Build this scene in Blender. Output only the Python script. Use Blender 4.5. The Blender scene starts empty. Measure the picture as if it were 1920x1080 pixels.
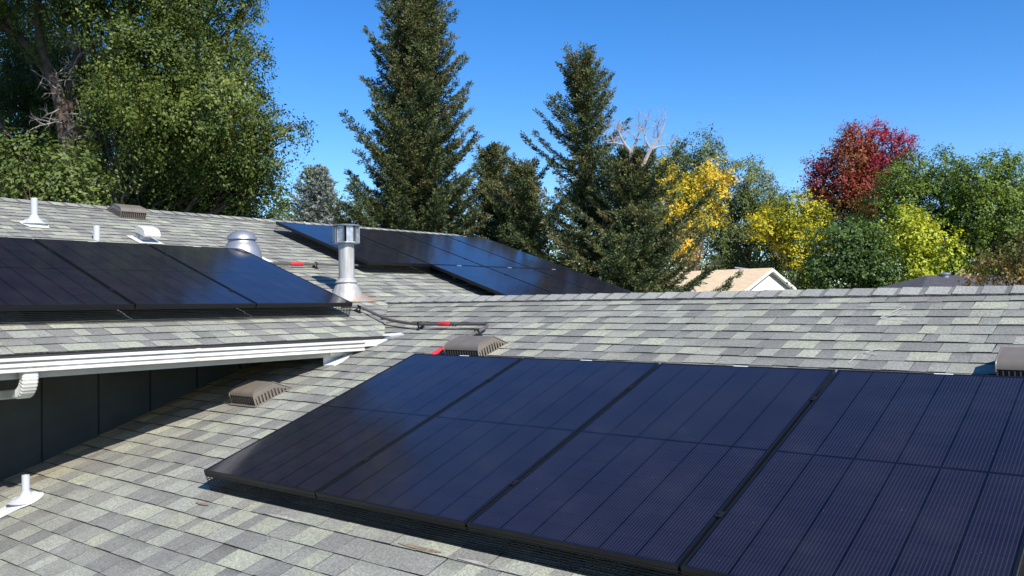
import bpy, bmesh, math
import numpy as np
from mathutils import Vector, Matrix
sc = bpy.context.scene
COL = sc.collection
R = math.radians
ZC = 4.0                                   # eye height of the camera above the ground

# ------------------------------------------------------------------ camera
YAW, PIT, ROL, FOC = 0.6785, 0.0181, -0.012, 1620.94
cF = Vector((-math.sin(YAW)*math.cos(PIT), math.cos(YAW)*math.cos(PIT), math.sin(PIT)))
cR0 = Vector((math.cos(YAW), math.sin(YAW), 0)); cU0 = cR0.cross(cF)
cR = cR0*math.cos(ROL) + cU0*math.sin(ROL); cU = cR.cross(cF)
cam_d = bpy.data.cameras.new("camera"); cam = bpy.data.objects.new("camera", cam_d); COL.objects.link(cam)
cam_d.sensor_width = 36; cam_d.lens = FOC/1920*36; cam_d.clip_start = 0.05; cam_d.clip_end = 5000
cam.matrix_world = Matrix(((cR.x, cU.x, -cF.x, 0), (cR.y, cU.y, -cF.y, 0), (cR.z, cU.z, -cF.z, ZC), (0, 0, 0, 1)))
sc.camera = cam

# ------------------------------------------------------------------ world, sun, exposure
SUN_AZ, SUN_EL = 107.6, 40.0               # azimuth clockwise from +Y
w = bpy.data.worlds.new("World"); sc.world = w; w.use_nodes = True
nt = w.node_tree; bg = nt.nodes["Background"]
sky = nt.nodes.new("ShaderNodeTexSky"); sky.sky_type = 'NISHITA'; sky.sun_disc = False
sky.sun_elevation = R(SUN_EL); sky.sun_rotation = R(SUN_AZ)
sky.altitude = 1600; sky.air_density = 1.0; sky.dust_density = 0.2; sky.ozone_density = 3.0
hs = nt.nodes.new("ShaderNodeHueSaturation"); hs.inputs['Saturation'].default_value = 1.33; hs.inputs['Hue'].default_value = .507
nt.links.new(sky.outputs[0], hs.inputs['Color']); nt.links.new(hs.outputs[0], bg.inputs[0])
bg.inputs[1].default_value = 0.148
sd = bpy.data.lights.new("sun", 'SUN'); sun = bpy.data.objects.new("sun", sd); COL.objects.link(sun)
sd.energy = 5.0; sd.angle = R(0.5); sd.color = (1.0, 0.96, 0.90)
sdir = Vector((math.sin(R(SUN_AZ))*math.cos(R(SUN_EL)), math.cos(R(SUN_AZ))*math.cos(R(SUN_EL)), math.sin(R(SUN_EL))))
sun.rotation_euler = sdir.to_track_quat('Z', 'Y').to_euler(); sun.location = (20, -10, 30)
sc.view_settings.view_transform = 'Standard'; sc.view_settings.look = 'None'
sc.view_settings.exposure = 0.42; sc.view_settings.gamma = 1
sc.render.engine = 'CYCLES'; sc.cycles.max_bounces = 6; sc.cycles.transparent_max_bounces = 4
sc.cycles.use_denoising = True

# ------------------------------------------------------------------ helpers
rng = np.random.default_rng(7)
def ray(px, py):
    return cF + cR*((px-960)/FOC) - cU*((py-540)/FOC)
def at(px, py, D):                          # point in world whose depth along the view is D metres
    p = ray(px, py)*D; return Vector((p.x, p.y, p.z+ZC))
def empty(name, label, cat, M=None, group=None):
    o = bpy.data.objects.new(name, None); COL.objects.link(o); o.empty_display_size = .1
    o['label'] = label; o['category'] = cat
    if group: o['group'] = group
    if M is not None: o.matrix_world = M
    return o
class MB:
    def __init__(s): s.v = []; s.f = []; s.m = []; s.c = []; s.col = None
    def add(s, vs, fs, m=0, col=None):
        b = len(s.v); s.v += [tuple(v) for v in vs]
        for f in fs:
            s.f.append([b+i for i in f]); s.m.append(m)
            s.c.append(col)
    def box(s, p0, p1, m=0, col=None):
        x0, y0, z0 = p0; x1, y1, z1 = p1
        vs = [(x0,y0,z0),(x1,y0,z0),(x1,y1,z0),(x0,y1,z0),(x0,y0,z1),(x1,y0,z1),(x1,y1,z1),(x0,y1,z1)]
        s.add(vs, [(0,3,2,1),(4,5,6,7),(0,1,5,4),(1,2,6,5),(2,3,7,6),(3,0,4,7)], m, col)
    def bar(s, a, b, wd, ht, m=0, up=(0,0,1)):
        a = Vector(a); b = Vector(b); d = (b-a).normalized(); sx = d.cross(Vector(up)).normalized(); u = sx.cross(d)
        vs = []
        for p in (a, b):
            for i, j in ((-1,-1),(1,-1),(1,1),(-1,1)): vs.append(p + sx*(wd/2*i) + u*(ht/2*j))
        s.add(vs, [(3,2,1,0),(4,5,6,7),(0,1,5,4),(1,2,6,5),(2,3,7,6),(3,0,4,7)], m)
    def tube(s, pts, rads, n=12, m=0, caps=True):
        pts = [Vector(p) for p in pts]
        if not hasattr(rads, '__len__'): rads = [rads]*len(pts)
        b = len(s.v); up = None
        for i, p in enumerate(pts):
            d = (pts[min(i+1, len(pts)-1)] - pts[max(i-1, 0)])
            if d.length < 1e-9: d = Vector((0,0,1))
            d.normalize()
            if up is None: up = Vector((0,0,1)) if abs(d.z) < .9 else Vector((1,0,0))
            x = d.cross(up).normalized(); y = x.cross(d).normalized(); up = y
            for k in range(n):
                a = 2*math.pi*k/n; s.v.append(tuple(p + x*(rads[i]*math.cos(a)) + y*(rads[i]*math.sin(a))))
        for i in range(len(pts)-1):
            for k in range(n):
                k2 = (k+1) % n
                s.f.append([b+i*n+k, b+i*n+k2, b+(i+1)*n+k2, b+(i+1)*n+k]); s.m.append(m); s.c.append(None)
        if caps:
            s.f.append([b+k for k in range(n)][::-1]); s.m.append(m); s.c.append(None)
            e = b+(len(pts)-1)*n; s.f.append([e+k for k in range(n)]); s.m.append(m); s.c.append(None)
    def lathe(s, prof, n=28, m=0, c=(0,0)):   # prof: (radius, z) bottom to top
        b = len(s.v)
        for r, z in prof:
            for k in range(n):
                a = 2*math.pi*k/n; s.v.append((c[0]+r*math.cos(a), c[1]+r*math.sin(a), z))
        for i in range(len(prof)-1):
            for k in range(n):
                k2 = (k+1) % n
                s.f.append([b+i*n+k, b+i*n+k2, b+(i+1)*n+k2, b+(i+1)*n+k]); s.m.append(m); s.c.append(None)
        e = b+(len(prof)-1)*n; s.f.append([e+k for k in range(n)]); s.m.append(m); s.c.append(None)
    def extrude(s, prof, a, b, closed=False, m=0, mats=None):   # prof: list of Vector offsets; a,b: end points
        n = len(prof); vs = [Vector(a)+Vector(p) for p in prof] + [Vector(b)+Vector(p) for p in prof]
        base = len(s.v); s.v += [tuple(v) for v in vs]
        for i in range(n if closed else n-1):
            j = (i+1) % n
            s.f.append([base+i, base+j, base+n+j, base+n+i]); s.m.append(mats[i] if mats else m); s.c.append(None)
        if closed:
            s.f.append([base+i for i in range(n)][::-1]); s.m.append(m); s.c.append(None)
            s.f.append([base+n+i for i in range(n)]); s.m.append(m); s.c.append(None)
    def build(s, name, mats, parent=None, smooth=False, bevel=0, label=None):
        me = bpy.data.meshes.new(name); me.from_pydata(s.v, [], s.f)
        if not isinstance(mats, (list, tuple)): mats = [mats]
        for m in mats: me.materials.append(m)
        me.polygons.foreach_set('material_index', np.array(s.m, dtype=np.int32))
        if any(c is not None for c in s.c):
            at_ = me.color_attributes.new('col', 'FLOAT_COLOR', 'CORNER'); arr = []
            for f, c in zip(s.f, s.c):
                if c is None: c = (.2, .2, .2)
                if hasattr(c[0], '__len__'):
                    for q in c: arr += [q[0], q[1], q[2], 1]
                else: arr += [c[0], c[1], c[2], 1]*len(f)
            at_.data.foreach_set('color', np.array(arr, dtype=np.float32))
        me.update()
        o = bpy.data.objects.new(name, me); COL.objects.link(o)
        if parent is not None: o.parent = parent
        if label: o['label'] = label
        if smooth:
            me.polygons.foreach_set('use_smooth', np.ones(len(me.polygons), dtype=bool))
            try: me.set_sharp_from_angle(angle=R(35))
            except Exception: pass
        if bevel:
            b = o.modifiers.new('bevel', 'BEVEL'); b.width = bevel; b.segments = 2; b.limit_method = 'ANGLE'
        return o
def copy_tree(o, parent=None):
    c = o.copy(); COL.objects.link(c)
    if parent is not None: c.parent = parent
    for ch in list(o.children): copy_tree(ch, c)
    return c

# ------------------------------------------------------------------ materials
def mat(name, col, rough=.6, metal=0, noise=0, nscale=20, bump=0, spec=.5, coat=0, col2=None, detail=4, bscale=None):
    m = bpy.data.materials.new(name); m.use_nodes = True; t = m.node_tree; b = t.nodes['Principled BSDF']
    b.inputs['Base Color'].default_value = (*col, 1); b.inputs['Roughness'].default_value = rough
    b.inputs['Metallic'].default_value = metal; b.inputs['Specular IOR Level'].default_value = spec
    b.inputs['Coat Weight'].default_value = coat
    if noise or bump:
        tc = t.nodes.new('ShaderNodeTexCoord'); nz = t.nodes.new('ShaderNodeTexNoise')
        nz.inputs['Scale'].default_value = nscale; nz.inputs['Detail'].default_value = detail
        t.links.new(tc.outputs['Object'], nz.inputs['Vector'])
        if noise:
            rp = t.nodes.new('ShaderNodeValToRGB'); c2 = col2 if col2 else tuple(c*(1-noise) for c in col)
            rp.color_ramp.elements[0].position = .3; rp.color_ramp.elements[1].position = .7
            rp.color_ramp.elements[0].color = (*c2, 1); rp.color_ramp.elements[1].color = (*col, 1)
            t.links.new(nz.outputs['Fac'], rp.inputs[0]); t.links.new(rp.outputs[0], b.inputs['Base Color'])
        if bump:
            bp = t.nodes.new('ShaderNodeBump'); bp.inputs['Strength'].default_value = bump; bp.inputs['Distance'].default_value = .01
            t.links.new(nz.outputs['Fac'], bp.inputs['Height']); t.links.new(bp.outputs[0], b.inputs['Normal'])
    return m
class NG:                                   # tiny node-graph helper
    def __init__(s, name):
        s.mat = bpy.data.materials.new(name); s.mat.use_nodes = True; s.t = s.mat.node_tree
        s.b = s.t.nodes['Principled BSDF']
    def n(s, ty, **kw):
        x = s.t.nodes.new(ty)
        for k, v in kw.items(): setattr(x, k, v)
        return x
    def l(s, a, b): s.t.links.new(a, b)
    def math(s, op, a, b=None, c=None, clamp=False):
        x = s.t.nodes.new('ShaderNodeMath'); x.operation = op; x.use_clamp = clamp
        for i, q in enumerate((a, b, c)):
            if q is None: continue
            if isinstance(q, (int, float)): x.inputs[i].default_value = q
            else: s.l(q, x.inputs[i])
        return x.outputs[0]
    def mix(s, fac, a, b, mode='MIX'):
        x = s.t.nodes.new('ShaderNodeMix'); x.data_type = 'RGBA'; x.blend_type = mode
        for i, q in ((0, fac), (6, a), (7, b)):
            if isinstance(q, (int, float)): x.inputs[i].default_value = q
            elif isinstance(q, tuple): x.inputs[i].default_value = (*q, 1)
            else: s.l(q, x.inputs[i])
        return x.outputs[2]
    def noise(s, vec, scale, detail=3, rough=.5):
        x = s.n('ShaderNodeTexNoise'); x.inputs['Scale'].default_value = scale; x.inputs['Detail'].default_value = detail
        x.inputs['Roughness'].default_value = rough; s.l(vec, x.inputs['Vector']); return x.outputs['Fac']
    def smooth(s, v, a, b):
        x = s.n('ShaderNodeMapRange', interpolation_type='SMOOTHSTEP'); x.inputs[1].default_value = a; x.inputs[2].default_value = b
        s.l(v, x.inputs[0]); return x.outputs[0]

def shingle_mat(name, stain=False, gain=1.0):
    g = NG(name); tc = g.n('ShaderNodeTexCoord'); ob = tc.outputs['Object']
    at_ = g.n('ShaderNodeAttribute', attribute_name='col'); c = at_.outputs['Color']
    gr = g.noise(ob, 210, 2, .75); gv = g.math('MULTIPLY_ADD', gr, 2.6, -.3)
    c = g.mix(1.0, c, g.mix(g.math('MULTIPLY', gv, 1.0, clamp=True), (.36,.36,.38), (1.66,1.66,1.6)), 'MULTIPLY')
    g2 = g.noise(ob, 95, 3, .65)
    c = g.mix(1.0, c, g.mix(g.smooth(g2, .3, .7), (.70,.70,.72), (1.30,1.30,1.25)), 'MULTIPLY')
    g3 = g.noise(ob, 42, 4, .7)
    c = g.mix(g.math('MULTIPLY', g.smooth(g3, .42, .7), .45), c, (.245,.24,.205)); g4 = g.noise(ob, 61, 3, .7)
    c = g.mix(g.math('MULTIPLY', g.smooth(g4, .5, .75), .4), c, (.125,.12,.125))
    big = g.noise(ob, 1.1, 4, .6)
    c = g.mix(1.0, c, g.mix(g.smooth(big, .3, .7), (.88,.87,.87), (1.1,1.1,1.09)), 'MULTIPLY')
    if stain:                               # tannin stain running along the wall below the eave
        sp = g.n('ShaderNodeSeparateXYZ'); g.l(ob, sp.inputs[0])
        nn = g.noise(ob, 2.3, 4, .6); x = g.math('MULTIPLY_ADD', nn, 1.1, sp.outputs[0])
        y = g.math('MULTIPLY', sp.outputs[1], .2); e = g.math('SUBTRACT', x, y)
        fac = g.smooth(e, -4.75, -5.75)
        fac = g.math('MULTIPLY', fac, g.smooth(sp.outputs[1], -.3, -1.1))
        c = g.mix(g.math('MULTIPLY', fac, 1.0, clamp=True), c, g.mix(1.0, c, (1.05,.76,.48), 'MULTIPLY'))
    if gain != 1: c = g.mix(1.0, c, (gain, gain, gain), 'MULTIPLY')
    g.l(c, g.b.inputs['Base Color']); g.b.inputs['Roughness'].default_value = .93; g.b.inputs['Specular IOR Level'].default_value = .25
    bp = g.n('ShaderNodeBump'); bp.inputs['Strength'].default_value = .5; bp.inputs['Distance'].default_value = .003
    g.l(gr, bp.inputs['Height']); g.l(bp.outputs[0], g.b.inputs['Normal'])
    return g.mat
def panel_mat():
    g = NG('solar_cells'); tc = g.n('ShaderNodeTexCoord'); sp = g.n('ShaderNodeSeparateXYZ'); g.l(tc.outputs['Object'], sp.inputs[0])
    x, y = sp.outputs[0], sp.outputs[1]
    xs = g.math('DIVIDE', g.math('SUBTRACT', x, .014), .988/6)                 # six columns
    fx = g.math('FRACT', xs); dx = g.math('MULTIPLY', g.math('ABSOLUTE', g.math('SUBTRACT', g.math('FRACT', g.math('ADD', xs, .5)), .5)), .1647)  # metres from a column gap
    gap = g.math('SUBTRACT', 1.0, g.smooth(dx, .0038, .0066))
    bb = g.math('ABSOLUTE', g.math('SUBTRACT', g.math('FRACT', g.math('MULTIPLY', fx, 12.0)), .5))   # twelve wires each
    wire = g.math('SUBTRACT', 1.0, g.smooth(bb, .07, .2))
    yy = g.math('DIVIDE', g.math('SUBTRACT', y, .02), .0894)
    dy = g.math('MULTIPLY', g.math('ABSOLUTE', g.math('SUBTRACT', g.math('FRACT', g.math('ADD', yy, .5)), .5)), .0894)
    rowg = g.math('SUBTRACT', 1.0, g.smooth(dy, .0006, .0018))
    mid = g.math('SUBTRACT', 1.0, g.smooth(g.math('ABSOLUTE', g.math('SUBTRACT', y, PL/2)), .006, .009))
    cell = g.n('ShaderNodeTexWhiteNoise', noise_dimensions='2D'); cb = g.n('ShaderNodeCombineXYZ')
    g.l(g.math('FLOOR', xs), cb.inputs[0]); g.l(g.math('FLOOR', yy), cb.inputs[1]); g.l(cb.outputs[0], cell.inputs[0])
    oi = g.n('ShaderNodeObjectInfo')
    base = g.mix(cell.outputs[0], (.0085,.0088,.017), (.0115,.0112,.021))
    base = g.mix(g.math('MULTIPLY', oi.outputs['Random'], .35), base, (.0125,.0098,.020))
    base = g.mix(g.math('MULTIPLY', wire, .34), base, (.058,.060,.098))
    base = g.mix(g.math('MULTIPLY', rowg, .55), base, (.004,.004,.009))
    base = g.mix(gap, base, (.0018,.0018,.0034)); base = g.mix(mid, base, (.003,.003,.005))
    dust = g.noise(tc.outputs['Object'], 3.0, 5, .6); d2 = g.n('ShaderNodeTexVoronoi'); d2.inputs['Scale'].default_value = 38
    g.l(tc.outputs['Object'], d2.inputs['Vector'])
    spk = g.math('MULTIPLY', g.math('SUBTRACT', 1.0, g.smooth(d2.outputs['Distance'], .04, .09)), g.smooth(g.noise(tc.outputs['Object'], 9.0, 1), .6, .66))
    base = g.mix(g.math('MULTIPLY', g.smooth(dust, .35, .8), .055), base, (.16,.15,.15))
    base = g.mix(g.math('MULTIPLY', spk, .35), base, (.4,.4,.42))
    g.l(base, g.b.inputs['Base Color']); g.b.inputs['Roughness'].default_value = .12
    g.b.inputs['Specular IOR Level'].default_value = .32
    g.l(g.math('MULTIPLY_ADD', dust, .05, .075), g.b.inputs['Roughness'])
    return g.mat
def leaf_mat(name, stops, trans=.25, rough=.5):
    g = NG(name); at_ = g.n('ShaderNodeAttribute', attribute_name='tint'); rp = g.n('ShaderNodeValToRGB')
    el = rp.color_ramp.elements
    while len(el) < len(stops): el.new(.5)
    for e, (p, c) in zip(el, stops): e.position = p; e.color = (*c, 1)
    g.l(at_.outputs['Fac'], rp.inputs[0]); g.l(rp.outputs[0], g.b.inputs['Base Color'])
    g.b.inputs['Roughness'].default_value = rough; g.b.inputs['Specular IOR Level'].default_value = .3
    tr = g.n('ShaderNodeBsdfTranslucent'); mx = g.n('ShaderNodeMixShader'); mx.inputs[0].default_value = trans
    tcol = g.mix(1.0, rp.outputs[0], (1.35,1.25,.55), 'MULTIPLY'); g.l(tcol, tr.inputs[0])
    g.l(g.b.outputs[0], mx.inputs[1]); g.l(tr.outputs[0], mx.inputs[2])
    g.l(mx.outputs[0], g.t.nodes['Material Output'].inputs[0]); return g.mat
PL, PW, PITCH = 1.8274, 1.016, 1.03
M_frame = mat('black_anodised', (.010,.010,.011), .38, .3, spec=.5)
M_cell = panel_mat()
M_black = mat('black_metal', (.012,.012,.012), .5, .2)
M_mesh = mat('black_wire', (.010,.010,.010), .45, .3)
M_galv = mat('galvanised', (.50,.52,.54), .42, .75, noise=.35, nscale=30)
M_alu = mat('spun_aluminium', (.42,.42,.43), .48, .7, noise=.12, nscale=9)
M_clamp = mat('steel_bolt', (.55,.55,.55), .35, .9)
_g = NG('white_enamel'); _tc = _g.n('ShaderNodeTexCoord'); _mp = _g.n('ShaderNodeMapping'); _mp.inputs['Scale'].default_value = (3, 2.4, 1.2)
_g.l(_tc.outputs['Object'], _mp.inputs[0]); _n1 = _g.noise(_mp.outputs[0], 1.6, 8, .7); _n2 = _g.noise(_tc.outputs['Object'], 40, 3, .6)
_c = _g.mix(_g.smooth(_n1, .38, .66), (.56,.53,.46), (.72,.70,.65)); _c = _g.mix(_g.math('MULTIPLY', _g.smooth(_n2, .58, .72), .35), _c, (.30,.27,.22))
_g.l(_c, _g.b.inputs['Base Color']); _g.b.inputs['Roughness'].default_value = .5; M_white = _g.mat
M_whiteflash = mat('white_flashing', (.74,.73,.71), .55, noise=.16, nscale=14)
M_fascia = mat('painted_fascia', (.55,.52,.46), .7, noise=.15, nscale=8)
M_pvc = mat('grey_pvc', (.50,.51,.53), .5, noise=.08, nscale=20)
M_brown = mat('brown_vent', (.19,.16,.128), .42, .0, noise=.18, nscale=10)
M_brown2 = mat('brown_vent_slot', (.018,.015,.013), .7)
M_conduit = mat('grey_conduit', (.105,.092,.086), .6, noise=.2, nscale=15)
M_red = mat('red_coupling', (.62,.025,.035), .45)
M_drip = mat('dark_drip_edge', (.060,.048,.044), .5, noise=.3, nscale=9)
M_wall = mat('dark_siding', (.050,.053,.044), .85, noise=.35, nscale=3)
M_chalk = mat('chalk', (.5,.5,.48), .95)
M_deck = mat('roof_deck', (.03,.03,.03), .95)
M_sticker = mat('sticker', (.75,.76,.78), .5)
M_sh1 = shingle_mat('grey_shingles', stain=True); M_sh2 = shingle_mat('grey_shingles_main')
M_grass = mat('lawn', (.055,.09,.025), .95, noise=.5, nscale=.8)
M_bark = mat('bark', (.16,.11,.075), .95, noise=.6, nscale=7, bump=.6)
M_barkgrey = mat('bark_grey', (.24,.20,.17), .95, noise=.4, nscale=7)
M_dead = mat('dead_wood', (.42,.36,.34), .9, noise=.3, nscale=6)

# ------------------------------------------------------------------ roof frames
T1, T2 = .3289, .3234
c1, n1, c2, n2 = math.cos(T1), math.sin(T1), math.cos(T2), math.sin(T2)
X1 = Vector((1,0,0)); V1 = Vector((0,c1,n1)); N1 = Vector((0,-n1,c1))
X2 = Vector((0,1,0)); V2 = Vector((-c2,0,n2)); N2 = Vector((n2,0,c2))
A0 = Vector((-4.589, 2.804, -.9507+ZC)); B0 = Vector((-6.0887, 5.2322, .0252+ZC))
HA, HB = .1357, .1422
YR, ZR = 6.1807, .0583+ZC
RG = Vector((0, YR, ZR))                    # a point of the near ridge
RB = B0 - N2*HB                             # a point of the main roof plane
XE, XR_ = -5.6464, -9.955
def z1(y): return ZR - (YR-y)*math.tan(T1)
def z2(x): return RB.z + (RB.x-x)*math.tan(T2)
XV = RB.x - (ZR-RB.z)/math.tan(T2)
YV = YR - (ZR-z2(XE))/math.tan(T1)
def frame(o, x, v, n): return Matrix(((x.x,v.x,n.x,o.x),(x.y,v.y,n.y,o.y),(x.z,v.z,n.z,o.z),(0,0,0,1)))
def on1(x, y, h=0): return frame(Vector((x, y, z1(y)))+N1*h, X1, V1, N1)
def on2(x, y, h=0): return frame(Vector((x, y, z2(x)))+N2*h, X2, V2, N2)
F1 = frame(RG, X1, V1, N1)                  # local v = 0 on the ridge, negative towards the eave
F2 = frame(Vector((XR_, 0, z2(XR_))), X2, V2, N2)

# ------------------------------------------------------------------ shingles
PAL = [((.285,.283,.238), .20), ((.248,.245,.224), .26), ((.215,.211,.199), .22), ((.158,.153,.152), .17), ((.186,.178,.175), .15)]
def shingle_rows(mb, s0, s1, v_lo, v_hi, ex, phase, seed, sfun=None):
    """rows of laminated shingle tabs; s along the course, v up the slope"""
    r = np.random.default_rng(seed); k0 = math.floor((v_lo-phase)/ex)
    ph = r.uniform(0, 6.28, 8)
    def wav(s, k): return .0035*math.sin(s*1.7+ph[0]+k*1.9) + .0022*math.sin(s*4.1+ph[1]+k*2.7)
    def lift(s, k): return .0016*math.sin(s*2.9+ph[2]+k*2.1) + .0011*math.sin(s*7.3+ph[3]+k*3.3)
    k = k0
    while phase+k*ex < v_hi:
        v0 = phase+k*ex; a, b = (s0, s1) if sfun is None else sfun(v0)
        s = a - r.uniform(0, .25); high = bool(r.random() < .5); last = -1
        while s < b:
            high = not high
            wd = r.uniform(.085, .235) if high else r.uniform(.07, .20)
            e = min(s+wd, b)
            if s < a: 
                if e <= a+.02: s = e; continue
                s = a
            if e-s < .02: s = e; continue
            while True:
                i = int(r.choice(5, p=[.20,.26,.22,.17,.15])) if high else int(r.choice(5, p=[.12,.22,.26,.20,.20]))
                if i != last: break
            last = i
            c = np.array(PAL[i][0])*np.array([.985,1.0,.935])*r.uniform(.79, .95); cl = tuple(c)
            t = (.0085 if high else .0055)
            j = r.uniform(-.0012, .0012)
            skew = r.uniform(-.004, .004)
            L, Rr = s+.0003, e-.0003
            va, vb = v0+wav(s, k)+j, v0+wav(e, k)+j
            ta, tb = t+lift(s, k), t+lift(e, k)
            vt = v0+ex+.012; vm = v0+ex*r.uniform(.5, .72); fr = (vm-v0)/(ex+.012)
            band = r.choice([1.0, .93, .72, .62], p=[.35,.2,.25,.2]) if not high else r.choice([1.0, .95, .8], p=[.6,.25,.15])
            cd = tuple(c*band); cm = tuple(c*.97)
            P = [(L, va, ta), (Rr, vb, tb), (Rr+skew, vm, tb*(1-fr)), (L+skew, vm, ta*(1-fr)), (Rr+skew, vt, 0), (L+skew, vt, 0),
                 (L, va+.001, -.002), (Rr, vb+.001, -.002)]
            base = len(mb.v); mb.v += P
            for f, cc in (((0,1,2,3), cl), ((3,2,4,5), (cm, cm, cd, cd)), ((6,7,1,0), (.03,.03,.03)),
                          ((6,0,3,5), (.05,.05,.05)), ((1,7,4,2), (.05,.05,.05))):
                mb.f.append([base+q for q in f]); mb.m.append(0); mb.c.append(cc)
            s = e
        k += 1
def cut(o, co, no):
    """keep the side of the plane the normal points away from (object space)"""
    bm = bmesh.new(); bm.from_mesh(o.data)
    bmesh.ops.bisect_plane(bm, geom=bm.verts[:]+bm.edges[:]+bm.faces[:], plane_co=co, plane_no=no, clear_outer=True)
    bm.to_mesh(o.data); bm.free()
def join_into(dst, src):
    bm = bmesh.new(); bm.from_mesh(dst.data); bm.from_mesh(src.data); bm.to_mesh(dst.data); bm.free()
    me = src.data; bpy.data.objects.remove(src); bpy.data.meshes.remove(me)

house = empty('house', 'single-storey house whose grey shingled roof fills the foreground and carries the solar panels', 'house', Matrix.Translation((-3, 3, 0)))
HI = house.matrix_world.inverted()
def child(o, M=None):                       # parent to the house, keep a given world matrix
    o.parent = house; o.matrix_basis = HI @ (M if M is not None else Matrix.Identity(4)); return o
EX = .140
XW = -6.62                                  # face of the dark wall under the main eave
R1END = 5.0
# near roof, south slope (local s = world x, v = 0 at ridge)
vlow = -(YR-0.9)/c1
def s_near(v):
    y = YR+v*c1
    return (XW+.002, R1END) if y < YV+.02 else (XV-.3, R1END)
mb = MB(); PH1 = (2.361-YR)/c1
shingle_rows(mb, 0, 0, vlow, -.02, EX, PH1, 11, s_near)
near = child(mb.build('roof', M_sh1), F1)
def cut_valley(o, sign):
    """trim the rows above YV with the vertical valley plane between the two roofs"""
    Mi = F1.inverted() if sign > 0 else None
    return
# split rows: everything with y > YV+.02 is cut by the valley plane, the rest kept
bm = bmesh.new(); bm.from_mesh(near.data)
vs = [v for v in bm.verts if YR+v.co.y*c1 > YV-.16]
fs = [f for f in bm.faces if all(YR+v.co.y*c1 > YV-.16 for v in f.verts)]
pa = Vector((XE, YV, 0)); pb = Vector((XV, YR, 0)); d = (pb-pa).normalized(); nn = Vector((-d.y, d.x, 0))
if nn.x > 0: nn = -nn                       # outward = towards the main roof
Fi = F1.inverted(); co = Fi @ Vector((pa.x, pa.y, ZR)); no = (Fi.to_3x3() @ nn)
sel = [f for f in fs if f.calc_center_median().y*c1+YR > YV]
ge = set(sel)
for f in sel: ge.update(f.edges); ge.update(f.verts)
bmesh.ops.bisect_plane(bm, geom=list(ge), plane_co=co, plane_no=no, clear_outer=True)
bm.to_mesh(near.data); bm.free()
# main roof: rows run along world y; v=0 at its ridge
def rows2(seed, sfun, lo, hi):
    m = MB(); shingle_rows(m, 0, 0, lo, hi, EX, -(XE-XR_)/-c2*-1, seed, sfun); return m
def x_of(v): return XR_-v*c2
YS, YN = -1.5, 10.88
vE = -(XE-XR_)/c2
main = None
m = MB(); shingle_rows(m, YS, YN, -(XV-XR_)/c2+EX, -.02, EX, vE, 21); o = m.build('roof', M_sh2); main = o
m = MB(); shingle_rows(m, YS, YR+.1, vE, -(XV-XR_)/c2+EX-.001, EX, vE, 22); oS = m.build('roof_s', M_sh2)
F2i = F2.inverted(); co = F2i @ Vector((pa.x, pa.y, z2(XE))); no = F2i.to_3x3() @ (-nn); cut(oS, co, no)
m = MB(); shingle_rows(m, YR-.1, YN, vE, -(XV-XR_)/c2+EX-.001, EX, vE, 23); oN = m.build('roof_n', M_sh2)
pc = Vector((XE, 2*YR-YV, 0)); d = (pb-pc).normalized(); n3 = Vector((-d.y, d.x, 0))
if n3.x < 0: n3 = -n3
co = F2i @ Vector((pc.x, pc.y, z2(XE))); no = F2i.to_3x3() @ n3; cut(oN, co, no)
join_into(main, oS); join_into(main, oN); child(main, F2)
# decks, back slopes and gable ends
mb = MB()
def quad(a, b, c, d_): mb.add([a, b, c, d_], [(0,1,2,3)])
e = -.012
ylow = .9
mb2 = MB()
P3 = lambda x, y, z: (x, y, z)
# near deck
mb.add([P3(XW, ylow, z1(ylow)+e), P3(R1END, ylow, z1(ylow)+e), P3(R1END, YR, ZR+e), P3(XV, YR, ZR+e), P3(XE, YV, z1(YV)+e), P3(XW, YV, z1(YV)+e)], [(0,1,2,3,4,5)])
zb = lambda y: ZR-(y-YR)*math.tan(T1)
mb.add([P3(XV, YR, ZR+e), P3(R1END, YR, ZR+e), P3(R1END, 11.5, zb(11.5)+e), P3(XE, 11.5, zb(11.5)+e), P3(XE, 2*YR-YV, zb(2*YR-YV)+e)], [(0,1,2,3,4)])
# main deck
mb.add([P3(XE+.02, YS, z2(XE+.02)+e), P3(XE+.02, YV, z2(XE)+e), P3(XV, YR, z2(XV)+e), P3(XR_, YR, z2(XR_)+e), P3(XR_, YS, z2(XR_)+e)], [(0,1,2,3,4)])
mb.add([P3(XV, YR, z2(XV)+e), P3(XE+.02, 2*YR-YV, z2(XE)+e), P3(XE+.02, YN, z2(XE)+e), P3(XR_, YN, z2(XR_)+e), P3(XR_, YR, z2(XR_)+e)], [(0,1,2,3,4)])
mb.add([P3(XR_, YS, z2(XR_)+e), P3(XR_, YN, z2(XR_)+e), P3(-15, YN, z2(XR_)+e-(15+XR_)*math.tan(T2)), P3(-15, YS, z2(XR_)+e-(15+XR_)*math.tan(T2))], [(0,1,2,3)])
child(mb.build('roof_deck', M_deck))
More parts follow.
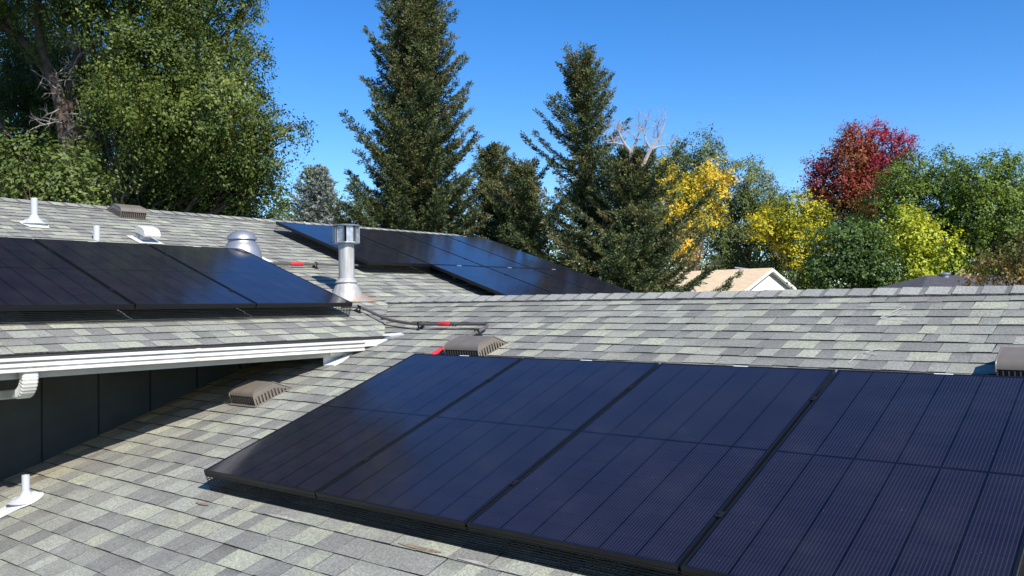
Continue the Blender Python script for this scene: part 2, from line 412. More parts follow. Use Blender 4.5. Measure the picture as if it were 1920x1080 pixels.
# ridge caps
def caps(nm, L, M, seed, a0, lowtint=1.0, ta=T1, mat_=M_sh2):
    r = np.random.default_rng(seed); m = MB(); s = a0; hw = .15; ex = .163; k = 0
    while s < L:
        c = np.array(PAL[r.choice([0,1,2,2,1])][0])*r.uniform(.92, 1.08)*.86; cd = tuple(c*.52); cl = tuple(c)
        wv = .004*math.sin(s*2.1)+r.uniform(-.002,.002)
        t0, t1 = .0145+r.uniform(0,.002), .0095; b = .030+r.uniform(-.006,.01)
        z = lambda d_, tt: -abs(d_)*math.tan(ta)*1.0+tt+.006
        for sg in (-1, 1):
            rowA = [(s, 0, z(0,t0)), (s, sg*.02, z(.02,t0)-.001), (s, sg*(hw*math.cos(ta)+wv), z(hw*math.cos(ta),t0-.001))]
            e_ = s+ex+.015
            rowM = [(e_-b-.015, q[1], q[2]-(t0-t1)*(1-b/ex)) for q in rowA]
            rowB = [(e_, q[1], q[2]-(t0-t1)) for q in rowA]
            f = (lambda q: q) if sg < 0 else (lambda q: q[::-1])
            for i in (0, 1):
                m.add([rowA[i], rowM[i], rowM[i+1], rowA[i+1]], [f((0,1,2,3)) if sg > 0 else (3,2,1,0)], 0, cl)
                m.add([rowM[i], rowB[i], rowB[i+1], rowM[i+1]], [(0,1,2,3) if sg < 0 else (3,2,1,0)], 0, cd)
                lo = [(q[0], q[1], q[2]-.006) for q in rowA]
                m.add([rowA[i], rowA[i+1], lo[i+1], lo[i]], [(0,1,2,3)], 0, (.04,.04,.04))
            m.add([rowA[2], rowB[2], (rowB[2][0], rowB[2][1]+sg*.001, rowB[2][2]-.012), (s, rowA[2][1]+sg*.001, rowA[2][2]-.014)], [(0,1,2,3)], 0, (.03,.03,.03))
        s += ex; k += 1
    o = m.build(nm, mat_); child(o, M); return o
caps('ridge_cap', R1END+6.6, Matrix.Translation((XV-.02, YR, ZR)), 5, 0.0)
caps('ridge_cap', YN, Matrix(((0,-1,0,XR_),(1,0,0,0),(0,0,1,z2(XR_)),(0,0,0,1))), 6, YS, ta=T2)
# back slope of the main roof, shingled simply
mb = MB()
shingle_rows(mb, -YN, -YS, -3.2, -.02, EX, 0, 31)
child(mb.build('roof', M_sh2), frame(Vector((XR_, 0, z2(XR_))), Vector((0,-1,0)), Vector((c2,0,n2)), Vector((-n2,0,c2))))
mb = MB(); shingle_rows(mb, -R1END, -XV, -3.2, -.02, EX, 0, 32)
bo = mb.build('roof', M_sh2); Fb = frame(RG, Vector((-1,0,0)), Vector((0,-c1,n1)), Vector((0,n1,c1))); child(bo, Fb)
Fbi = Fb.inverted(); cut(bo, Fbi @ Vector((pc.x, pc.y, ZR)), Fbi.to_3x3() @ (-n3))
# walls
mb = MB()
zt = z2(XE)-.15
wy0 = YS
mb.box((XW-.12, YS+.3, 0), (XW, YV+1.4, zt))
for k in range(-9, 8):
    y = 2.75+k*.413
    mb.box((XW-.001, y-.006, .5), (XW+.004, y+.006, zt), 1)
M_groove = mat('siding_groove', (.008,.009,.009), .9)
child(mb.build('wall', [M_wall, M_groove]))
mb = MB()
zs = z2(XE)-.150
mb.box((XW, YS, zs+.005), (XE-.02, 4.55, zs+.02)); child(mb.build('soffit', M_fascia))
mb = MB()
mb.box((XE-.022, YS, zs), (XE, YV-.02, z2(XE)-.022)); child(mb.build('fascia', M_fascia))
mb = MB()                                   # closed end of the boxed eave
mb.box((XE-.030, 4.558, zs-.13), (XE-.024, 4.98, zs+.01)); child(mb.build('eave_return', M_whiteflash))
mb = MB()
mb.extrude([(-.05,0,.004),(.032,0,-.018),(.034,0,-.026),(.012,0,-.030),(.012,0,-.062)], (XE, YS, z2(XE)), (XE, YV, z2(XE)))
child(mb.build('drip_edge', M_drip))
# gutter, K-style
gz = -.289+ZC; gx = -5.522
prof = [(-.115,-.004),(-.012,-.002),(-.012,.002),(.0,.003),(.006,-.001),(.007,-.016),(.002,-.018),(-.012,-.019),(-.014,-.028),(-.010,-.030),(-.006,-.052),(-.008,-.054),(-.020,-.055),(-.021,-.064),(-.012,-.066),(-.009,-.083),(-.014,-.087),(-.115,-.089)]
inn = [(-.112,-.084),(-.02,-.082),(-.022,-.06),(-.014,-.03),(-.014,-.006)]
mb = MB(); p3 = [(a, 0, b) for a, b in prof[2:]]
mb.extrude(p3, (gx, YS, gz+.004), (gx, 4.885, gz-.006)); mb.extrude([(a,0,b) for a, b in inn], (gx, YS, gz+.004), (gx, 4.885, gz-.006))
mb.extrude([(-.116,0,-.089),(-.116,0,-.02)], (gx, YS, gz+.004), (gx, 4.885, gz-.006))
mb.add([(gx+a, 4.885, gz-.006+b) for a, b in prof[2:]+[(-.116,-.004)]], [tuple(range(len(prof)-1))])
gut = child(mb.build('gutter', M_white))
mb = MB()
mb.box((gx-.02, 4.875, gz-.055), (gx+.000, 5.13, gz-.003)); mb.box((XE+.002, 4.6, zs+.01), (XE+.012, YV-.03, z2(XE)-.045))
mb.build('gutter_end', M_whiteflash, gut)
for ys_ in (3.32, 0.9):
    mb = MB(); mb.extrude([(a+.0015, 0, b) for a, b in prof[2:]], (gx, ys_, gz), (gx, ys_+.035, gz)); mb.build('gutter_joint', M_white, gut)
# downspout: corrugated elbow then a leg back to the wall
def rect_path(mb, pts, wy, wz, ribs=False, m=0):
    rings = []
    P = [Vector(p) for p in pts]
    for i, p in enumerate(P):
        d = (P[min(i+1, len(P)-1)]-P[max(i-1, 0)]).normalized(); sy = Vector((0,1,0)); u = sy.cross(d).normalized()
        k = 1.0+(.07 if ribs and i % 2 else 0)
        ring = []
        for ax, bx in ((-1,-.7),(-.8,-1),(.8,-1),(1,-.7),(1,.7),(.8,1),(-.8,1),(-1,.7)): ring.append(p + sy*(wy/2*ax*k) + u*(wz/2*bx*k))
        rings.append(ring)
    b = len(mb.v)
    for r_ in rings: mb.v += [tuple(q) for q in r_]
    for i in range(len(rings)-1):
        for k in range(8):
            k2 = (k+1) % 8; mb.f.append([b+i*8+k, b+i*8+k2, b+(i+1)*8+k2, b+(i+1)*8+k]); mb.m.append(m); mb.c.append(None)
    mb.f.append([b+k for k in range(8)]); mb.m.append(m); mb.c.append(None)
yd = 2.245
mb = MB(); el = [(gx-.058, yd, gz-.080), (gx-.058, yd, gz-.12)]
for i in range(17):
    a = R(0+82*i/16); rr = .105
    el.append((gx-.058-rr*(1-math.cos(a)), yd, gz-.12-rr*math.sin(a)))
rect_path(mb, el, .088, .062, True)
ds = child(mb.build('downspout', M_white))
mb = MB(); e0 = Vector(el[-1]); e1 = Vector((XW+.02, yd, e0.z-.09)); rect_path(mb, [e0+Vector((.01,0,0)), e1], .082, .056)
rect_path(mb, [e1+Vector((.0,0,.01)), (XW+.04, yd, e1.z-.5)], .08, .055); mb.build('downspout_leg', M_white, ds)
# white flashing where eave dies into the near roof
mb = MB()
def f1pts(l, h): return [tuple(Vector((x, y, z1(y)))+N1*h) for x, y in l]
pts = [(-5.655,4.55),(-5.545,4.565),(-5.54,4.64),(-5.59,4.80),(-5.62,4.80),(-5.63,4.7)]
mb.add(f1pts(pts, .014)+f1pts(pts, .003), [(0,1,2,3,4,5)]+[(i,(i+1)%6,6+(i+1)%6,6+i) for i in range(6)])
child(mb.build('flashing', M_whiteflash)); mb = MB()
pts = [(-5.70,5.19),(-5.60,5.25),(-5.50,5.27),(-5.42,5.235),(-5.55,5.19)]
mb.add(f1pts(pts, .013)+f1pts(pts, .003), [(0,1,2,3,4)]+[(i,(i+1)%5,5+(i+1)%5,5+i) for i in range(5)])
child(mb.build('flashing', M_whiteflash))
# chalk marks drawn on the near roof
def stroke(a, b, wd=.0045):
    a = Vector((a[0], a[1], z1(a[1])))+N1*.0125; b = Vector((b[0], b[1], z1(b[1])))+N1*.0125; mb.bar(a, b, wd, .0012, up=N1)
for mk in ((((-1.8,5.872),(-1.50,5.842)), ((-1.502,5.843),(-1.56,5.72)), ((-1.56,5.72),(-1.60,5.64)), ((-1.60,5.64),(-1.50,5.70)), ((-1.50,5.70),(-1.40,5.72)), ((-1.60,5.64),(-1.42,5.60))),
           (((-1.532,5.097),(-1.455,5.165)), ((-1.532,5.097),(-1.46,5.07))), (((-1.575,4.945),(-1.562,5.04)),), (((-2.9,5.75),(-3.3,5.73)), ((-3.3,5.73),(-3.5,5.66)))):
    mb = MB()
    for a, b in mk: stroke(a, b)
    child(mb.build('chalk_mark', M_chalk))
# lower body of the house
mb = MB(); mb.box((XW+.001, 1.5, 0), (R1END-.4, 10.8, z1(1.5)-.25)); mb.box((-14.6, YS+.35, 0), (XW-.121, YN-.4, zt-.02))
child(mb.build('wall', M_fascia))

# dabs of old sealant and leaf litter along the foot of the foreground mesh
r_ = np.random.default_rng(77)
M_seal = mat('old_sealant', (.46,.42,.36), .9, noise=.4, nscale=40); M_litter = mat('dry_leaf_litter', (.30,.23,.15), .95, noise=.5, nscale=60)
for xa, ya, xb, yb, nm_, mm in ((-4.53,2.722,-4.40,2.722,'leaf_litter',M_litter), (-3.95,2.765,-3.62,2.765,'sealant_dab',M_seal), (-2.92,2.775,-2.62,2.775,'leaf_litter',M_litter), (-2.55,2.77,-2.36,2.77,'sealant_dab',M_seal)):
    n_ = 16; ring = []
    for i in range(n_):
        a = 2*math.pi*i/n_; k_ = r_.uniform(.6, 1.1); x_ = (xa+xb)/2+(xb-xa)/2*math.cos(a)*k_; y_ = (ya+yb)/2+.011*math.sin(a)*k_
        ring.append(Vector((x_, y_, z1(y_)))+N1*(.0105+r_.uniform(0,.002)))
    mb = MB(); mb.add(ring+[q-N1*.006 for q in ring], [tuple(range(n_))]+[(i+n_, (i+1)%n_+n_, (i+1)%n_, i) for i in range(n_)]); child(mb.build(nm_, mm))
# ------------------------------------------------------------------ solar panels
def make_panel(M, label, group):
    t = empty('solar_panel', label, 'solar panel', M, group)
    m = MB(); th = .035; lw = .011
    prof = [(0,0,0),(0,0,-th),(.022,0,-th),(.022,0,-th+.002),(.002,0,-th+.002),(.002,0,-.006),(lw,0,-.006),(lw,0,0)]
    W_, L_ = PW, PL
    m.box((0,0,-th), (.0025,L_,0)); m.box((W_-.0025,0,-th), (W_,L_,0)); m.box((.0025,0,-th), (W_-.0025,.0025,0)); m.box((.0025,L_-.0025,-th), (W_-.0025,L_,0))
    m.box((.0025,.0025,-.006), (lw,L_-.0025,-.0003)); m.box((W_-lw,.0025,-.006), (W_-.0025,L_-.0025,-.0003))
    m.box((lw,.0025,-.006), (W_-lw,lw,-.0003)); m.box((lw,L_-lw,-.006), (W_-lw,L_-.0025,-.0003))
    m.build('frame', M_frame, t)
    m = MB(); m.box((lw+.0002,lw+.0002,-.006), (W_-lw-.0002,L_-lw-.0002,-.002)); m.build('glass', M_cell, t)
    m = MB(); m.box((W_*.45,L_-.0095,-.0004), (W_*.45+.085,L_-.0015,.0006)); m.build('sticker', M_sticker, t)
    return t
def rotl(M, k): return M @ Matrix.Translation((k*PITCH, 0, 0))
MA = frame(A0, X1, V1, N1)
GP = 'black solar panels of the near row'
labs = ['near-row solar panel farthest left, its corner jutting over the shingles', 'second solar panel from the left in the large foreground row', 'third solar panel from the left in the large foreground row', 'solar panel at the right edge of the photo in the foreground row']
proto = make_panel(MA, labs[0], GP)
def place_panel(M, label, group):
    o = copy_tree(proto); o.matrix_world = M; o['label'] = label; o['group'] = group; return o
for k in (1, 2, 3): place_panel(rotl(MA, k), labs[k], GP)
# B: x axis of the panel must be +y reversed so that the frame stays right-handed: (y, up-slope, normal) is right-handed already
MBm = frame(B0, X2, V2, N2)
GB = 'black solar panels of the left row above the gutter'
for k, l in enumerate(['rightmost panel of the left row, blue sky mirrored in its glass beside the flue pipe', 'middle panel of the left row, in front of the white hooded vent', 'solar panel cut by the left edge of the photo, above the gutter']):
    place_panel(rotl(MBm, -(k+1))@Matrix.Translation((.014,0,0)), l, GB)
CX, CY = -7.5142, 6.6916
C0 = Vector((CX, CY, B0.z+(B0.x-CX)*math.tan(T2)))
MC = frame(C0, X2, V2, N2)
GC = 'black solar panels of the far array near the ridge'
for k, l in enumerate(['far-array panel at its left end, partly behind the flue pipe cap', 'upper far-array panel just right of the flue pipe, darkest of its row', 'third panel from the left in the upper row of the far array', 'upper far-array panel at the right end, highest against the evergreens']):
    place_panel(rotl(MC, k), l, GC)
for k, l in enumerate(['lower far-array panel at its left, shadow gap showing beneath its edge', 'middle panel of the lower far-array row, above the near ridge', 'lower far-array panel at the right tip of the array beside the evergreens']):
    place_panel(rotl(MC, k+1)@Matrix.Translation((0,-PL-.016,0)), l, GC)

# rails with clamps
def rails(M, k0, k1, H, rows, lab, gaps, grp):
    for i, (vr, extra) in enumerate(rows):
        t = empty('mounting_rail', extra, 'rail', M @ Matrix.Translation((k0*PITCH+.05, vr, 0)), grp)
        L_ = (k1-k0)*PITCH-.1
        m = MB(); m.box((0,-.02,-.075), (L_,.02,-.036)); m.build('rail', M_black, t)
        x = .35
        while x < L_:
            m = MB(); m.box((x-.03,-.05,-H), (x+.03,.06,-H+.014)); m.box((x-.02,.021,-H+.014), (x+.02,.027,-.045)); m.build('foot', M_clamp, t); x += 1.22
        for g_ in gaps:
            gxx = g_*PITCH-.007-k0*PITCH-.05
            m = MB(); m.box((gxx-.0062,-.02,-.036), (gxx+.0062,.02,.0015)); m.box((gxx-.014,-.02,.0015), (gxx+.014,.02,.004))
            m.tube([(gxx,0,.004),(gxx,0,.010)], .006, 6); m.build('clamp', M_black, t)
    # black filler between the panels stays empty: one sees the rail and the roof in shade
GR = 'mounting rails under the solar panels'
rails(MA, 0, 4, HA, [(.36, 'lower mounting rail under the foreground solar row, its clamps in the gaps'), (1.46, 'upper mounting rail under the foreground solar row, its clamps in the gaps')], '', [1,2,3], GR)
rails(MBm, -3, 0, HB, [(.36, 'lower mounting rail under the left solar row above the gutter'), (1.46, 'upper mounting rail under the left solar row above the gutter')], '', [-1,-2], GR)
rails(MC, 0, 4, HB, [(.36, 'lower mounting rail under the upper row of the far array'), (1.46, 'upper mounting rail under the upper row of the far array')], '', [1,2,3], GR)
rails(MC@Matrix.Translation((0,-PL-.016,0)), 1, 4, HB, [(.36, 'mounting rail hidden low under the lower row of the far array'), (1.46, 'mounting rail high under the lower row of the far array')], '', [2,3], GR)

# wire mesh skirts
def skirt(M, path, H, label, th=.035, pit=.0127, vis=True):
    t = MB(); r = np.random.default_rng(3); wr = .0016
    for (x0, y0), (x1, y1), (ox, oy) in path:
        Ln = math.hypot(x1-x0, y1-y0); n = int(Ln/pit)
        zt_, zb_ = -th+.012, -H+.006
        def pt(s, z, out=0): 
            return Vector((x0+(x1-x0)*s/Ln+ox*(.004+out), y0+(y1-y0)*s/Ln+oy*(.004+out), z))
        hs = np.arange(zt_, zb_, -pit)
        outf = lambda z, s: .006+.012*max(0, (zb_+.03-z)/.03)+.004*math.sin(s*5)*(zt_-z)/(zt_-zb_)
        for i in range(n+1):
            s = i*pit; a = pt(s, zt_, .002); b = pt(s, zb_, outf(zb_, s)); m_ = pt(s, zb_+.03, outf(zb_+.03, s)); c_ = pt(s, zb_+r.uniform(-.001,.003), outf(zb_, s)+.012+r.uniform(0,.004))
            t.bar(a, m_, wr*2, wr*2, up=(ox, oy, .01)); t.bar(m_, b, wr*2, wr*2, up=(ox, oy, .01)); t.bar(b, c_, wr*2, wr*2, up=(0,.01,1))
        for z in hs:
            segs = max(2, int(Ln/.25)); 
            for j in range(segs):
                s0_, s1_ = Ln*j/segs, Ln*(j+1)/segs
                t.bar(pt(s0_, z, outf(z, s0_)), pt(s1_, z, outf(z, s1_)), wr*2, wr*2, up=(ox, oy, .01))
    o = t.build('mesh_skirt', M_mesh); o.matrix_world = M; o['label'] = label; o['category'] = 'wire mesh'; o['group'] = 'wire mesh skirts'
    return o
LA = 4*PITCH-.014
skirt(MA, [((0,0),(LA,0),(0,-.0)), ((0,0),(0,PL),(-.0,0)), ((LA,0),(LA,PL),(.0,0))], HA, 'black wire mesh skirt closing the gap under the foreground panel row')
skirt(MBm@Matrix.Translation((-3*PITCH+.014,0,0)), [((0,0),(LA-PITCH,0),(0,-.0)), ((LA-PITCH,0),(LA-PITCH,PL),(0,0))], HB, 'black wire mesh skirt under the left panel row above the gutter')
skirt(MC, [((0,0),(0,PL),(0,0)), ((0,0),(PITCH,0),(0,0))], HB, 'black wire mesh skirt at the left edge of the far array')

# ------------------------------------------------------------------ slant-back roof vents
def slant_vent(M, label, wd=.335):
    """local x across, y up the slope, z off the roof; front at y=0"""
    t = empty('roof_vent', label, 'roof vent', M, 'brown slant-back roof vents')
    H = .118; Lb = .20; Lt = .345
    def outline(h=H, ins=0):
        P = [(ins, .004)]; rr = .05
        for i in range(8):
            a = R(90*i/7); P.append((ins+rr-rr*math.cos(a), h-ins-rr+rr*math.sin(a)))
        P.append((Lb, h-ins)); P.append((Lt-ins*2, .006)); return P
    O = outline(); n = len(O)
    m = MB()
    vs = [(0, y, z) for y, z in O]+[(wd, y, z) for y, z in O]
    f = [(i, i+1, n+i+1, n+i) for i in range(2, n-1)]
    m.add(vs, [q[::-1] for q in f]); 
    # raised edge beads along both sides
    for x in (0, wd): m.tube([(x, y, z) for y, z in O[1:]], .004, 6)
    # underside shoulder above the louvres
    m.build('hood', M_brown, t, smooth=True)
    # sides: panel with slots (upper band solid, lower band vertical louvre bars)
    for x, sg in ((0,-1), (wd,1)):
        m = MB()
        def top(y):
            for i in range(1, n-1):
                if O[i][0] <= y <= O[i+1][0]:
                    a, b = O[i], O[i+1]; return a[1]+(b[1]-a[1])*(y-a[0])/max(1e-6, b[0]-a[0])
            return .006
        ys = np.linspace(0.0, Lt, 47)
        x_ = x-sg*.002
        for i in range(46):
            ya, yb = ys[i], ys[i+1]; ta, tb = top(ya+1e-5), top(yb-1e-5)
            sl = (i % 4 in (1, 2)) and 1 < i < 43
            la, lb = (ta*.62-.004, tb*.62-.004)
            if sl and min(la, lb) > .012:
                m.add([(x_,ya,la),(x_,yb,lb),(x_,yb,tb),(x_,ya,ta)], [(0,1,2,3)]); m.add([(x_,ya,0),(x_,yb,0),(x_,yb,.010),(x_,ya,.010)], [(0,1,2,3)])
                m.add([(x_-sg*.012,ya,.008),(x_-sg*.012,yb,.008),(x_-sg*.004,yb,lb),(x_-sg*.004,ya,la)], [(0,1,2,3)], 1)
            else:
                m.add([(x_,ya,0),(x_,yb,0),(x_,yb,tb),(x_,ya,ta)], [(0,1,2,3)])
        m.build('side_louver', [M_brown, M_brown3], t)
    m = MB(); k = 13
    for i in range(k+1):
        xx = .006+(wd-.012)*i/k; m.box((xx-.003,.001,.002), (xx+.003,.006,.071))
    m.box((.003,.001,.001), (wd-.003,.007,.010)); m.box((.003,.016,.002), (wd-.003,.017,.08), 1)
    m.build('front_louver', [M_brown, M_brown2], t)
    m = MB(); m.box((-.02,-.022,.0095), (wd+.02,.0,.0115)); m.build('flange', M_brown, t)
    return t
M_brown3 = mat('brown_vent_recess', (.075,.062,.05), .6)
slant_vent(on1(-5.848, 3.818), 'brown slant-back vent between the dark wall shadow and the foreground panels', .31)
slant_vent(on1(-4.508, 4.79), 'brown slant-back vent at the top left of the foreground panels, red sleeve beside it', .338)
slant_vent(on1(-0.815, 4.772), 'brown vent cut by the right edge of the photo above the foreground panels')
slant_vent(on2(-9.478, 4.778), 'distant brown vent on the far left roof near the ridge under the big tree', .30)

# ------------------------------------------------------------------ plumbing pipes
def pipe_vent(x, y, pl, h, r_, label, cone=True, cr=.085, ch=.075, flash=(.17,.12,.10)):
    z = z1(y) if pl == 1 else z2(x)
    t = empty('plumbing_pipe', label, 'vent pipe', Matrix.Translation((x, y, z)), None)
    m = MB(); m.lathe([(r_,-.02),(r_,h),(r_*.82,h),(r_*.82,h-.03)], 20); m.build('pipe', M_pvc, t, smooth=True)
    Mr = (frame(Vector((0,0,0)), X1, V1, N1) if pl == 1 else frame(Vector((0,0,0)), X2, V2, N2))
    if cone:
        m = MB(); m.lathe([(cr*1.45,.008),(cr*1.25,.018),(cr*1.05,.03),(cr*.9,ch*.55),(r_*1.55,ch),(r_*1.15,ch+.022),(r_*1.02,ch+.03)], 24)
        o = m.build('boot', M_pvc, t, smooth=True)
        m = MB(); a, b, b2_ = flash
        m.box((-a/2,-b,.0098), (a/2,b2_,.0118)); 
        m.lathe([(cr*1.5,.0118),(cr*1.22,.020),(cr*1.08,.034)], 24); o = m.build('flashing', M_whiteflash, t, smooth=True); o.matrix_basis = Mr
    return t
pipe_vent(-8.918, 3.639, 2, .265, .031, 'white plumbing pipe with splayed white flashing, farthest left near the ridge', cr=.085, ch=.07, flash=(.19,.13,.07))
pipe_vent(-8.466, 4.031, 2, .14, .031, 'short bare white pipe rising just behind the left panel row', cone=False)
pipe_vent(-5.955, 2.375, 1, .175, .024, 'small grey pipe on a bright white flashing at the bottom left corner', cr=.075, ch=.045, flash=(.17,.22,.03))

# hooded white vent
cx, cy = -8.52, 4.56
t = empty('hooded_vent', 'small white gooseneck vent hood behind the left panel row', 'vent', on2(cx, cy, .0))
# local x = world y, local y = up slope, local z = normal
m = MB(); hw = .085
P = [(-.125,.075),(-.13,.095),(-.10,.135),(-.06,.15),(.05,.15),(.085,.13),(.095,.10),(.09,.075)]
n = len(P)
m.add([(-hw,a,b) for a, b in P]+[(hw,a,b) for a, b in P], [tuple(range(n)), tuple(range(2*n-1, n-1, -1))]+[(i, n+i, n+i+1, i+1) for i in range(n-1)])
m.build('hood', M_white, t, bevel=.006)
m = MB(); m.tube([(0,.02,-.02),(0,.02,.08)], .06, 16); m.box((-.07,.03,.0), (.07,.085,.08)); m.build('neck', M_galv, t)
m = MB(); m.box((-.13,-.13,.0095),(.13,.16,.0115)); m.build('flange', M_whiteflash, t)
# spun aluminium dome
dx_, dy_ = -8.07, 5.40
t = empty('dome_vent', 'shiny round aluminium dome vent behind the right end of the left row', 'dome vent', Matrix.Translation((dx_, dy_, z2(dx_))))
zb_ = z2(dx_)-ZC
m = MB(); m.lathe([(.215,-.06),(.205,.03),(.188,.09),(.160,.135),(.142,.155),(.138,.185)], 36); m.build('base', M_alu, t, smooth=True)
m = MB(); m.lathe([(.150,.180),(.160,.183),(.158,.192),(.148,.215),(.125,.245),(.09,.267),(.05,.280),(.012,.284),(.001,.284)], 36); m.build('dome', M_alu, t, smooth=True)
m = MB(); m.box((-.25,-.25,.0095),(.25,.25,.0115)); o = m.build('flange', M_whiteflash, t); o.matrix_basis = frame(Vector((0,0,0)), X2, V2, N2)
# flue pipe
fx_, fy_ = -6.734, 5.71
t = empty('flue_pipe', 'tall rusty metal flue with louvred octagonal cap between the two panel arrays', 'flue', Matrix.Translation((fx_, fy_, z2(fx_))))
zz = .0915
def fz(z): return z-zz
m = MB(); m.lathe([(.175,-.07),(.172,-.03),(.155,.02),(.125,.085),(.098,.135),(.092,.145)], 32)
M_fluew = NG('flue_paint'); g = M_fluew; tc = g.n('ShaderNodeTexCoord'); sp = g.n('ShaderNodeSeparateXYZ'); g.l(tc.outputs['Object'], sp.inputs[0])
stx = g.n('ShaderNodeMapping'); stx.inputs['Scale'].default_value = (30,30,3); g.l(tc.outputs['Object'], stx.inputs[0])
nz = g.noise(stx.outputs[0], 1.0, 4, .65); c = g.mix(g.smooth(nz, .35, .7), (.36,.34,.30), (.52,.51,.49))
side = g.math('SUBTRACT', sp.outputs[0], g.math('MULTIPLY', sp.outputs[1], .1))
rs = g.math('ADD', g.math('MULTIPLY', side, 5.5), g.math('MULTIPLY_ADD', nz, 1.5, -.65)); c = g.mix(g.math('MULTIPLY', g.smooth(rs, .85, 1.2), .8), c, (.50,.27,.10))
g.l(c, g.b.inputs['Base Color']); g.b.inputs['Roughness'].default_value = .5; g.b.inputs['Metallic'].default_value = .25
M_flue = g.mat
m.build('cone_flashing', M_flue, t, smooth=True)
m = MB(); m.lathe([(.112,.137),(.115,.142),(.095,.165),(.083,.18)], 32); m.build('storm_collar', M_flue, t, smooth=True)
m = MB(); m.lathe([(.078,.10),(.078,fz(.63))], 32); m.build('pipe', M_flue, t, smooth=True)
m = MB(); nn8 = 8; z0_, z1_ = fz(.625), fz(.80)
m.lathe([(.05,z0_-.004),(.132,z0_-.002),(.136,z0_+.004),(.132,z0_+.010),(.128,z0_+.010)], 8)
m.build('cap_base', M_galv, t); m = MB()
m.lathe([(.128,z1_-.004),(.137,z1_-.004),(.139,z1_+.004),(.132,z1_+.010),(.06,z1_+.016),(.001,z1_+.018)], 32)
m.build('cap', M_galv, t)
m = MB()
for k in range(8):
    a = 2*math.pi*(k+.5)/8; d_ = Vector((math.cos(a), math.sin(a), 0)); s_ = Vector((-d_.y, d_.x, 0))
    c_ = d_*.108
    for q, of in ((c_, .034), ):
        a_, b_ = q-s_*of, q+s_*of
        m.add([a_+Vector((0,0,z0_+.01)), b_+Vector((0,0,z0_+.01)), b_+Vector((0,0,z1_-.004)), a_+Vector((0,0,z1_-.004))], [(0,1,2,3)])
        a2, b2 = a_+d_*.02-s_*.004, b_+d_*.02+s_*.004
        for u_, w_ in ((a_, a2), (b_, b2)): m.add([u_+Vector((0,0,z0_+.01)), w_+Vector((0,0,z0_+.01)), w_+Vector((0,0,z1_-.004)), u_+Vector((0,0,z1_-.004))], [(0,1,2,3)])
m.build('louver', M_galv, t)
m = MB(); m.lathe([(.088,z0_+.01),(.088,z1_-.004)], 20); m.build('inner_sleeve', M_black, t)
m = MB(); m.box((-.21,-.20,.0100),(.24,.21,.0122)); o = m.build('flashing', M_flue, t); o.matrix_basis = frame(Vector((0,0,0)), X2, V2, N2)

# ------------------------------------------------------------------ conduits
def smooth_path(pts, rad=.07, n=5):
    P = [Vector(p) for p in pts]; out = [P[0]]
    for i in range(1, len(P)-1):
        a, b, c = P[i-1], P[i], P[i+1]; da = (a-b); dc = (c-b); r_ = min(rad, da.length/2.1, dc.length/2.1)
        p0 = b+da.normalized()*r_; p2 = b+dc.normalized()*r_
        for k in range(n+1):
            u = k/n; out.append(p0*(1-u)**2+b*2*u*(1-u)+p2*u*u)
    out.append(P[-1]); return out
def q1(x, y, h=.05): return Vector((x, y, z1(y)))+N1*h
def q2(x, y, h=.05): return Vector((x, y, z2(x)))+N2*h
def sleeve(a, b, r_, par):
    a, b = Vector(a), Vector(b); m = MB(); m.tube([a, a.lerp(b,.03), a.lerp(b,.04), a.lerp(b,.96), a.lerp(b,.97), b], [r_*.9,r_*.95,r_,r_,r_*.95,r_*.9], 12); o = m.build('red_sleeve', M_red, par, smooth=True); return o
def strut(M, par):
    m = MB(); m.box((-.012,-.04,.008),(.012,.04,.022)); m.box((-.008,-.021,.022),(.008,-.018,.070)); m.box((-.008,.018,.022),(.008,.021,.070)); m.box((-.008,-.021,.067),(.008,.021,.070))
    o = m.build('strap', M_black, par); o.matrix_basis = M; return o
t = empty('conduit', 'grey electrical conduit crossing the valley and turning down under the foreground panels', 'conduit', Matrix.Identity(4))
path = [q2(-6.34,5.30,.035), q2(-6.28,5.48,.05), q2(-5.98,5.47,.055), Vector((-5.80,5.43,z1(5.43)+.06)), q1(-5.42,5.375), q1(-4.585,5.39), q1(-4.545,5.30), q1(-4.60,4.90), q1(-4.60,4.45)]
m = MB(); m.tube(smooth_path(path, .09), .0135, 12); m.build('tube', M_conduit, t, smooth=True)
sleeve(q1(-5.14,5.381), q1(-5.0,5.383), .0175, t); sleeve(q1(-4.60,4.92), q1(-4.60,4.70), .0175, t)
for a in (path[2].lerp(path[3], .2), path[4].lerp(path[5], .55)):
    m = MB(); m.tube([a+Vector((-.02,0,.0)), a+Vector((.02,0,0))], .0195, 10); m.build('connector', M_conduit, t)
strut(on1(-5.36,5.375), t); strut(on1(-4.56,5.22)@Matrix.Rotation(R(90),4,'Z'), t); strut(on2(-6.26,5.44), t)
t = empty('conduit', 'straight grey conduit with a red sleeve running from the left row to the far array', 'conduit', Matrix.Identity(4))
path = [q2(-7.66,4.95), q2(-7.69,5.8), q2(-7.72,7.1)]
m = MB(); m.tube(path, .0135, 12); m.build('tube', M_conduit, t, smooth=True); sleeve(q2(-7.683,5.73), q2(-7.690,5.90), .0175, t)
strut(on2(-7.70,6.08), t); strut(on2(-7.67,5.40), t)

# ------------------------------------------------------------------ ground
mb = MB(); mb.add([(-900,-900,0),(900,-900,0),(900,900,0),(-900,900,0)], [(0,1,2,3)])
o = mb.build('ground', M_grass); o['kind'] = 'structure'

